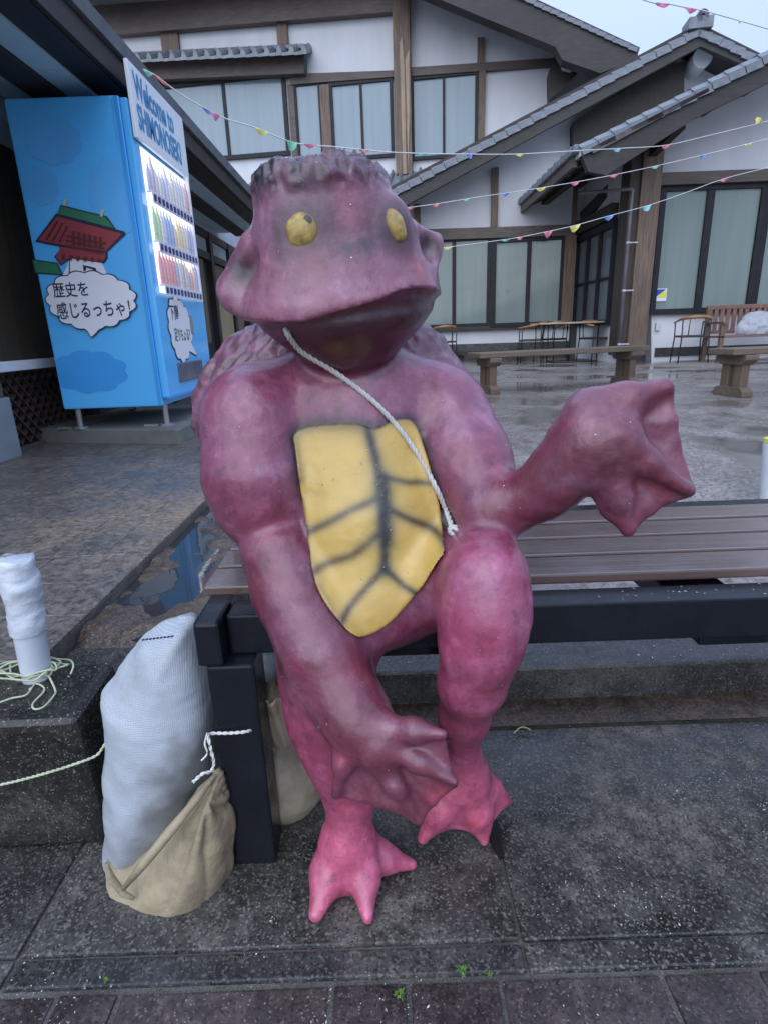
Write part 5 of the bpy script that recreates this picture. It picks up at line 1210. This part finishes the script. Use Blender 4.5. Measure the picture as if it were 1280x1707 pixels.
# ================================================================== BUNTING
fcols = {'y': (.70, .68, .08), 'p': (.75, .12, .28), 'b': (.05, .20, .62), 'g': (.12, .58, .36), 'r': (.75, .16, .14), 'c': (.18, .60, .60)}
fm = {}
fcols = {k: tuple(x * .72 + .10 for x in c) for k, c in fcols.items()}
for k, c in fcols.items():
    m, nt, b = newmat('pennant_' + {'y': 'yellow', 'p': 'pink', 'b': 'blue', 'g': 'green', 'r': 'red', 'c': 'teal'}[k]); b.inputs['Base Color'].default_value = (*c, 1); b.inputs['Roughness'].default_value = .6; fm[k] = m
    nz = noise(nt, 30); lk(nt, mix(nt, ramp(nt, nz, [(.4, 0), (.7, .3)]), c, tuple(x * .6 for x in c)), b.inputs['Base Color'])
cordw = simple('bunting_cord', (.66, .66, .66), None, 30, .6)
def bunting(pts, flags, Ya, Yb, label, r=.005, size=.10):
    xa, xb = pts[0][0], pts[-1][0]
    Y = lambda x: 1 / (1 / Ya + (1 / Yb - 1 / Ya) * (x - xa) / (xb - xa))
    P = [at(x, y, Y(x)) for x, y in pts]
    e = empty('bunting', tuple(P[0]), label, 'bunting', 'strings of pennants across the yard'); strands('cord', P, r, cordw, e, n=1)
    xs = [p[0] for p in pts]; ysx = [p[1] for p in pts]
    for x, col, drop, wid in flags:
        y = float(np.interp(x, xs, ysx)); c = at(x, y, Y(x)); c2 = at(x + 8, float(np.interp(x + 8, xs, ysx)), Y(x + 8)); t = c2 - c; t /= np.linalg.norm(t)
        w = wid * depth(c) / F / 2; h = drop * .8 * depth(c) / F; nn = np.cross(t, (0, 0, 1)); mb = MB(); vs = []; mcols = 6
        for i in range(mcols + 1):
            s = i / mcols; wv_ = .3 * h * math.sin(s * 7 + x) ; top = c + t * (-w + 2 * w * s)
            hh = h * (1 - abs(2 * s - 1) ** 1.5) + .004
            vs += [top + nn * .002, top + np.array([0, 0, -hh * .5]) + nn * wv_ * .5 + nn * .002, top + np.array([0, 0, -hh]) + nn * wv_]
        n0_ = len(vs); vs += [v + nn * .003 for v in vs]
        fs = [(i * 3 + j, i * 3 + 3 + j, i * 3 + 4 + j, i * 3 + 1 + j) for i in range(mcols) for j in range(2)]; fs += [tuple(n0_ + q for q in f[::-1]) for f in fs]
        mb.add(vs, fs).build('pennant', fm[col], e)
bunting([(240, 116), (262, 127), (300, 156), (352, 186), (380, 199), (430, 214), (490, 238), (560, 245), (640, 253), (710, 256), (780, 257), (860, 257), (950, 252), (1040, 247), (1110, 242), (1180, 226), (1262, 206), (1320, 190)],
        [(246, 'g', 8, 16), (270, 'r', 5, 26), (348, 'b', 6, 22), (358, 'p', 13, 18), (435, 'y', 8, 26), (486, 'g', 16, 20), (517, 'p', 6, 24), (607, 'r', 5, 20), (703, 'g', 4, 24), (783, 'b', 8, 14), (866, 'y', 5, 24), (1028, 'c', 6, 24), (1108, 'r', 6, 26), (1262, 'y', -13, 22)], 4.0, 9.5, 'bunting string running from the vending machine sign across the whole yard', .0042)
bunting([(672, 347), (726, 340), (800, 328), (870, 318), (950, 305), (1030, 290), (1100, 275), (1172, 258), (1245, 240), (1320, 220)],
        [(684, 'r', 4, 16), (726, 'r', 5, 16), (778, 'g', 4, 18), (842, 'b', 6, 14), (900, 'y', 6, 20), (958, 'p', 6, 18), (1023, 'r', 5, 22), (1092, 'g', 5, 22), (1172, 'b', 7, 14), (1245, 'y', 5, 16)], 6.5, 8.5, 'middle bunting string passing in front of the roof eave', .0036)
bunting([(640, 430), (740, 413), (800, 405), (862, 396), (912, 386), (957, 376), (1014, 360), (1078, 343), (1140, 322), (1206, 298), (1280, 279), (1330, 266)],
        [(745, 'y', 4, 20), (842, 'g', 4, 16), (866, 'r', 5, 14), (912, 'p', 12, 16), (957, 'y', 12, 20), (1014, 'b', 8, 18), (1078, 'c', 10, 18), (1206, 'p', 6, 18)], 7.0, 8.0, 'lowest bunting string sagging in front of the wing windows', .0036)
bunting([(1040, -12), (1085, 4), (1110, 6), (1140, 12), (1172, 18), (1230, 34), (1320, 60)], [(1104, 'p', 8, 34), (1150, 'p', 8, 34), (1232, 'y', 4, 10)], 5.0, 6.0, 'short bunting string high against the sky in the top corner', .004)

# ================================================================== YARD FURNITURE
old_wood = wood('old_grey_brown_wood', (.085, .060, .042), (.20, .15, .105), 2.5, 'x', .5, .75)
old_wood_z = wood('old_brown_post', (.085, .055, .036), (.20, .14, .09), 2.5, 'z', .55)
PZ = .28
def plank_bench(a, b, label, ht=.43):
    a, b = np.array(a), np.array(b); t = b - a; Ln = np.linalg.norm(t); ang = math.atan2(t[1], t[0]); e = empty('plank_bench', (a[0], a[1], PZ), label, 'bench', 'plank benches in the yard'); 
    objs = [MB().box(-.12, -.17, ht - .055, Ln + .18, .17, ht).build('top', old_wood, None, bevel=.01)]
    for x in (.06, Ln):
        objs.append(MB().box(x - .045, -.13, .07, x + .035, -.03, ht - .13).build('leg', old_wood_z, None, bevel=.006))
        objs.append(MB().box(x - .045, .03, .07, x + .035, .13, ht - .13).build('leg', old_wood_z, None, bevel=.006))
        mb = MB(); P_ = [(-.19, 0), (.19, 0), (.19, .05), (.15, .085), (-.15, .085), (-.19, .05)]; mb.prism([(x - .06, y, z) for y, z in P_], [(x + .05, y, z) for y, z in P_]); objs.append(mb.build('foot', old_wood, None, bevel=.006))
        mb = MB(); P_ = [(-.19, ht - .056), (.19, ht - .056), (.19, ht - .10), (.14, ht - .145), (-.14, ht - .145), (-.19, ht - .10)]; mb.prism([(x - .07, y, z) for y, z in P_], [(x + .06, y, z) for y, z in P_]); objs.append(mb.build('bracket', old_wood, None, bevel=.006))
    for o in objs: o.parent = e
    e.rotation_euler = (0, 0, ang); return e
a, b = onz(805, 655, PZ), onz(1040, 640, PZ); plank_bench(a, b, 'long weathered plank bench standing on two pedestal feet left of the raised hand')
a = onz(1210, 660, PZ); plank_bench(a, a + np.array([1.5, .22, 0]), 'weathered plank bench cut by the right edge with split posts')
wood_arm = simple('orange_wood_rail', (.36, .19, .075), (.24, .12, .05), 9, .4); seat_dark = simple('dark_seat_pad', (.03, .025, .025), None, 9, .5); thin_steel = simple('thin_black_steel', (.02, .02, .022), None, 9, .4)
def chair():
    e = empty('cafe_chair', (0, 0, 0), 'x', 'chair', 'cafe chairs on the yard'); o = []
    o.append(MB().box(-.22, -.20, .42, .22, .21, .455).build('seat', seat_dark, None, bevel=.012))
    for sx in (-1, 1):
        for sy in (-1, 1):
            o.append(MB().tube([(sx * .24, sy * .22, 0), (sx * .215, sy * .20, .42), (sx * .225, sy * .20, .66 if sy < 0 else .71)], .011, 7).build('leg', thin_steel, None, smooth=True))
    mb = MB(); q = []
    for k in range(15):
        a_ = math.pi * k / 14; q.append((.245 * math.cos(a_), .02 + .23 * math.sin(a_), .70 + .05 * math.sin(a_)))
    q = [(.235, -.22, .665)] + q + [(-.235, -.22, .665)]
    mb.tube(q, [.016] + [.017 + .014 * math.sin(math.pi * k / 14) for k in range(15)] + [.016], 8); o.append(mb.build('back_rail', wood_arm, None, smooth=True))
    for sx in (-.12, .12): o.append(MB().tube([(sx, .205, .44), (sx, .235, .72)], .008, 6).build('spindle', thin_steel, None, smooth=True))
    for q in o: q.parent = e
    return e
c0 = chair(); first = True
for px, py, Y, rot, lab in ((740, 0, 12.9, 185, 'cafe chair alone by the white wall left of the plank bench'), (885, 0, 11.6, 250, 'cafe chair at the outer left side of the round-post table'), (918, 0, 11.9, 200, 'second cafe chair from the left tucked in at the table'), (992, 0, 11.5, 20, 'cafe chair right of the table post'), (1013, 0, 12.0, 95, 'rightmost cafe chair at the table near the rain pipe'), (1152, 0, 10.35, 170, 'cafe chair under the sticker window right of the big column')):
    p = at(px, 560, Y); loc = (p[0], p[1], PZ)
    if first: c0.location = loc; c0.rotation_euler = (0, 0, R(rot)); c0['label'] = lab; first = False
    else: dup(c0, loc, R(rot), lab)
p = at(954, 560, 11.7); tbl = empty('pedestal_table', (p[0], p[1], PZ), 'pale topped table on one black post between the cafe chairs', 'table')
for o in (MB().box(-.75, -.36, .715, .75, .36, .745).build('top', simple('pale_table_top', (.42, .36, .28), (.32, .27, .2), 4, .3), None, bevel=.006), MB().box(-.055, -.055, .03, .055, .055, .714).build('post', thin_steel), MB().box(-.42, -.28, 0, .42, .28, .03).build('foot', thin_steel, None, bevel=.006)): o.parent = tbl
a, b = at(755, 582, 13.0), at(880, 574, 12.6)
lowb = MB(); lowb.bar((a[0], a[1], .47), (b[0], b[1], .47), .30, .08); lowb.bar((a[0] + .15, a[1], .30), (a[0] + .15, a[1], .43), .12, .2, up=(0, 1, 0)); lowb.bar((b[0] - .15, b[1], .30), (b[0] - .15, b[1], .43), .12, .2, up=(0, 1, 0))
setp(lowb.build('low_plank', timber_dark), 'low dark plank on blocks along the white wall behind the chairs', 'plank')
# slat-backed garden bench at the right with a clear plastic bag on it
p = at(1188, 560, 10.2); gb = empty('garden_bench', (p[0], p[1], PZ), 'reddish garden bench with an upright slat back against the wing wall', 'bench')
red_wood = wood('reddish_bench_wood', (.15, .075, .055), (.27, .15, .11), 2.5, 'z', .5)
o = [MB().box(0, .28, .86, 1.7, .32, .93).build('top_rail', red_wood, None, bevel=.01), MB().box(0, .28, .46, 1.7, .32, .52).build('lower_rail', red_wood, None, bevel=.006)]
for k in range(16): o.append(MB().box(.03 + k * .105, .285, .521, .095 + k * .105, .305, .859).build('slat', red_wood, None))
for k in range(4): o.append(MB().box(.0, -.22 + k * .12, .40, 1.7, -.12 + k * .12, .43).build('seat_slat', red_wood, None, bevel=.004))
for x in (.0, 1.63):
    for y in (-.22, .27): o.append(MB().box(x, y, 0, x + .07, y + .06, .62 if y < 0 else .88).build('leg', old_wood_z, None, bevel=.004))
    o.append(MB().box(x - .005, -.26, .621, x + .075, .279, .66).build('armrest', old_wood_z, None, bevel=.006))
for q in o: q.parent = gb
plm, nt, b = newmat('clear_plastic'); b.inputs['Base Color'].default_value = (.75, .8, .85, 1); b.inputs['Roughness'].default_value = .15; b.inputs['Transmission Weight'].default_value = .65; b.inputs['IOR'].default_value = 1.2
pb_ = Field((-.45, -.3, -.05), (.45, .3, .5), .014); W_, P = pb_.win((-9,) * 3, (9,) * 3); pb_.F = np.maximum(ell((0, 0, .10), (.36, .18, .26))[0](P), -(P[..., 2] - .0)).astype(np.float32)
po = pb_.mesh('plastic_bag', plm, None, lambda V, N: .05 * vnoise(V, .12, 3)); po.location = (p[0] + .75, p[1] + .0, PZ + .44); setp(po, 'crumpled clear plastic bag lying on the garden bench seat', 'bag')

# ================================================================== SMALL THINGS
tw = [onz(*q, .012) for q in ((856, 1222), (866, 1213), (876, 1213), (884, 1217))]; setp(strands('twig', tw, .0017, simple('straw', (.48, .42, .20), None, 9, .6), n=1), 'bent yellow straw lying by the gutter edge', 'twig')
sl_ = MB(); A = []
for k in range(16):
    a_ = 2 * math.pi * k / 16; x = .195 + .012 * math.cos(a_) ; y = .905 + .062 * math.sin(a_) * (1 + .1 * math.cos(a_)); A.append((x, y))
sl_.prism([(x, y, -.002) for x, y in A], [(x, y, .0045) for x, y in A]); setp(sl_.build('drain_slot', rubber, bevel=.001), 'short black slot cover in the paving joint beside the statue’s foot', 'drain')
tuft_m = simple('moss_green', (.10, .22, .04), (.16, .28, .05), 40, .6)
def tuft(px, py, s, n, lab, z=.0):
    c = onz(px, py, z); mb = MB()
    for k in range(n):
        a_ = random.uniform(0, 6.28); r = s * random.uniform(.3, 1); h = s * random.uniform(.3, .9); w = s * .07; d = np.array([math.cos(a_), math.sin(a_), 0]); q = np.array([-d[1], d[0], 0]) * w
        b0 = c + d * s * .08; m_ = c + d * r * .6 + [0, 0, h]; e_ = c + d * r + [0, 0, h * .75]
        mb.add([b0 - q, b0 + q, m_ + q * .8, m_ - q * .8, e_], [(0, 1, 2, 3), (3, 2, 4)])
    setp(mb.build('grass_tuft', tuft_m), lab, 'weed', 'weeds in the paving joints')
tuft(770, 1624, .013, 34, 'green star-shaped weed in the joint below the statue’s feet'); tuft(667, 1660, .012, 30, 'small weed sprouting between two purple pavers'); tuft(815, 1628, .008, 14, 'tiny weed at the head of the right-hand paver joint'); tuft(178, 1637, .008, 16, 'tiny weed at the left end of the paver row')
tuft(145, 716, .05, 50, 'mossy grass growing along the foot of the concrete base', .30); tuft(215, 728, .03, 30, 'small grass clump near the front corner of the concrete base', .30)
# fallen petals and grit on the wet paving
fl = MB()
def flakes(n, x0, x1, y0, y1, zf, s0, s1, clump=0.0):
    for _ in range(n):
        x = random.uniform(x0, x1); y = random.uniform(y0, y1)
        if clump and vnoise(np.array([[x, y, 0]]), .16, 2)[0] < clump * random.uniform(-.2, .8): continue
        s = random.uniform(s0, s1) * (1 if random.random() < .93 else 1.8); a_ = random.uniform(0, 6.28); u = np.array([math.cos(a_), math.sin(a_), random.uniform(-.3, .3)]) * s; v = np.array([-math.sin(a_), math.cos(a_), random.uniform(-.3, .3)]) * s * random.uniform(.3, .8); c = np.array([x, y, zf(x, y) + .0018])
        fl.add([c - u, c - v * .8, c + u * .9, c + v], [(0, 1, 2, 3)])
flakes(6500, -.62, 1.3, .56, 1.22, lambda x, y: 0, .0006, .0021, .32)
flakes(260, -.5, 1.6, KY, KY + .12, lambda x, y: .106, .0008, .0026)
flakes(260, -1.5, -.6, .93, 1.09, lambda x, y: .297, .0006, .0022, .3)
flakes(200, -1.6, -.76, 1.12, 2.4, lambda x, y: .302, .0010, .003)
flakes(900, .5, 2.6, 1.5, 3.4, lambda x, y: plaza_z(x, y) + .006, .0012, .0035, .5)
setp(fl.build('petal_litter', simple('pale_petals', (.62, .60, .52), (.42, .40, .34), 200, .6)), kind='stuff', label='tiny pale petals and grit scattered over the wet paving')
dr = drops([(np.array([random.uniform(.3, 1.5), random.uniform(.89, .942), .502]), np.array([0, 0, 1.])) for _ in range(90)], 'x', None, .0010, .0030).build('rain_beads', water_m, bn, smooth=True); dr['kind'] = 'stuff'
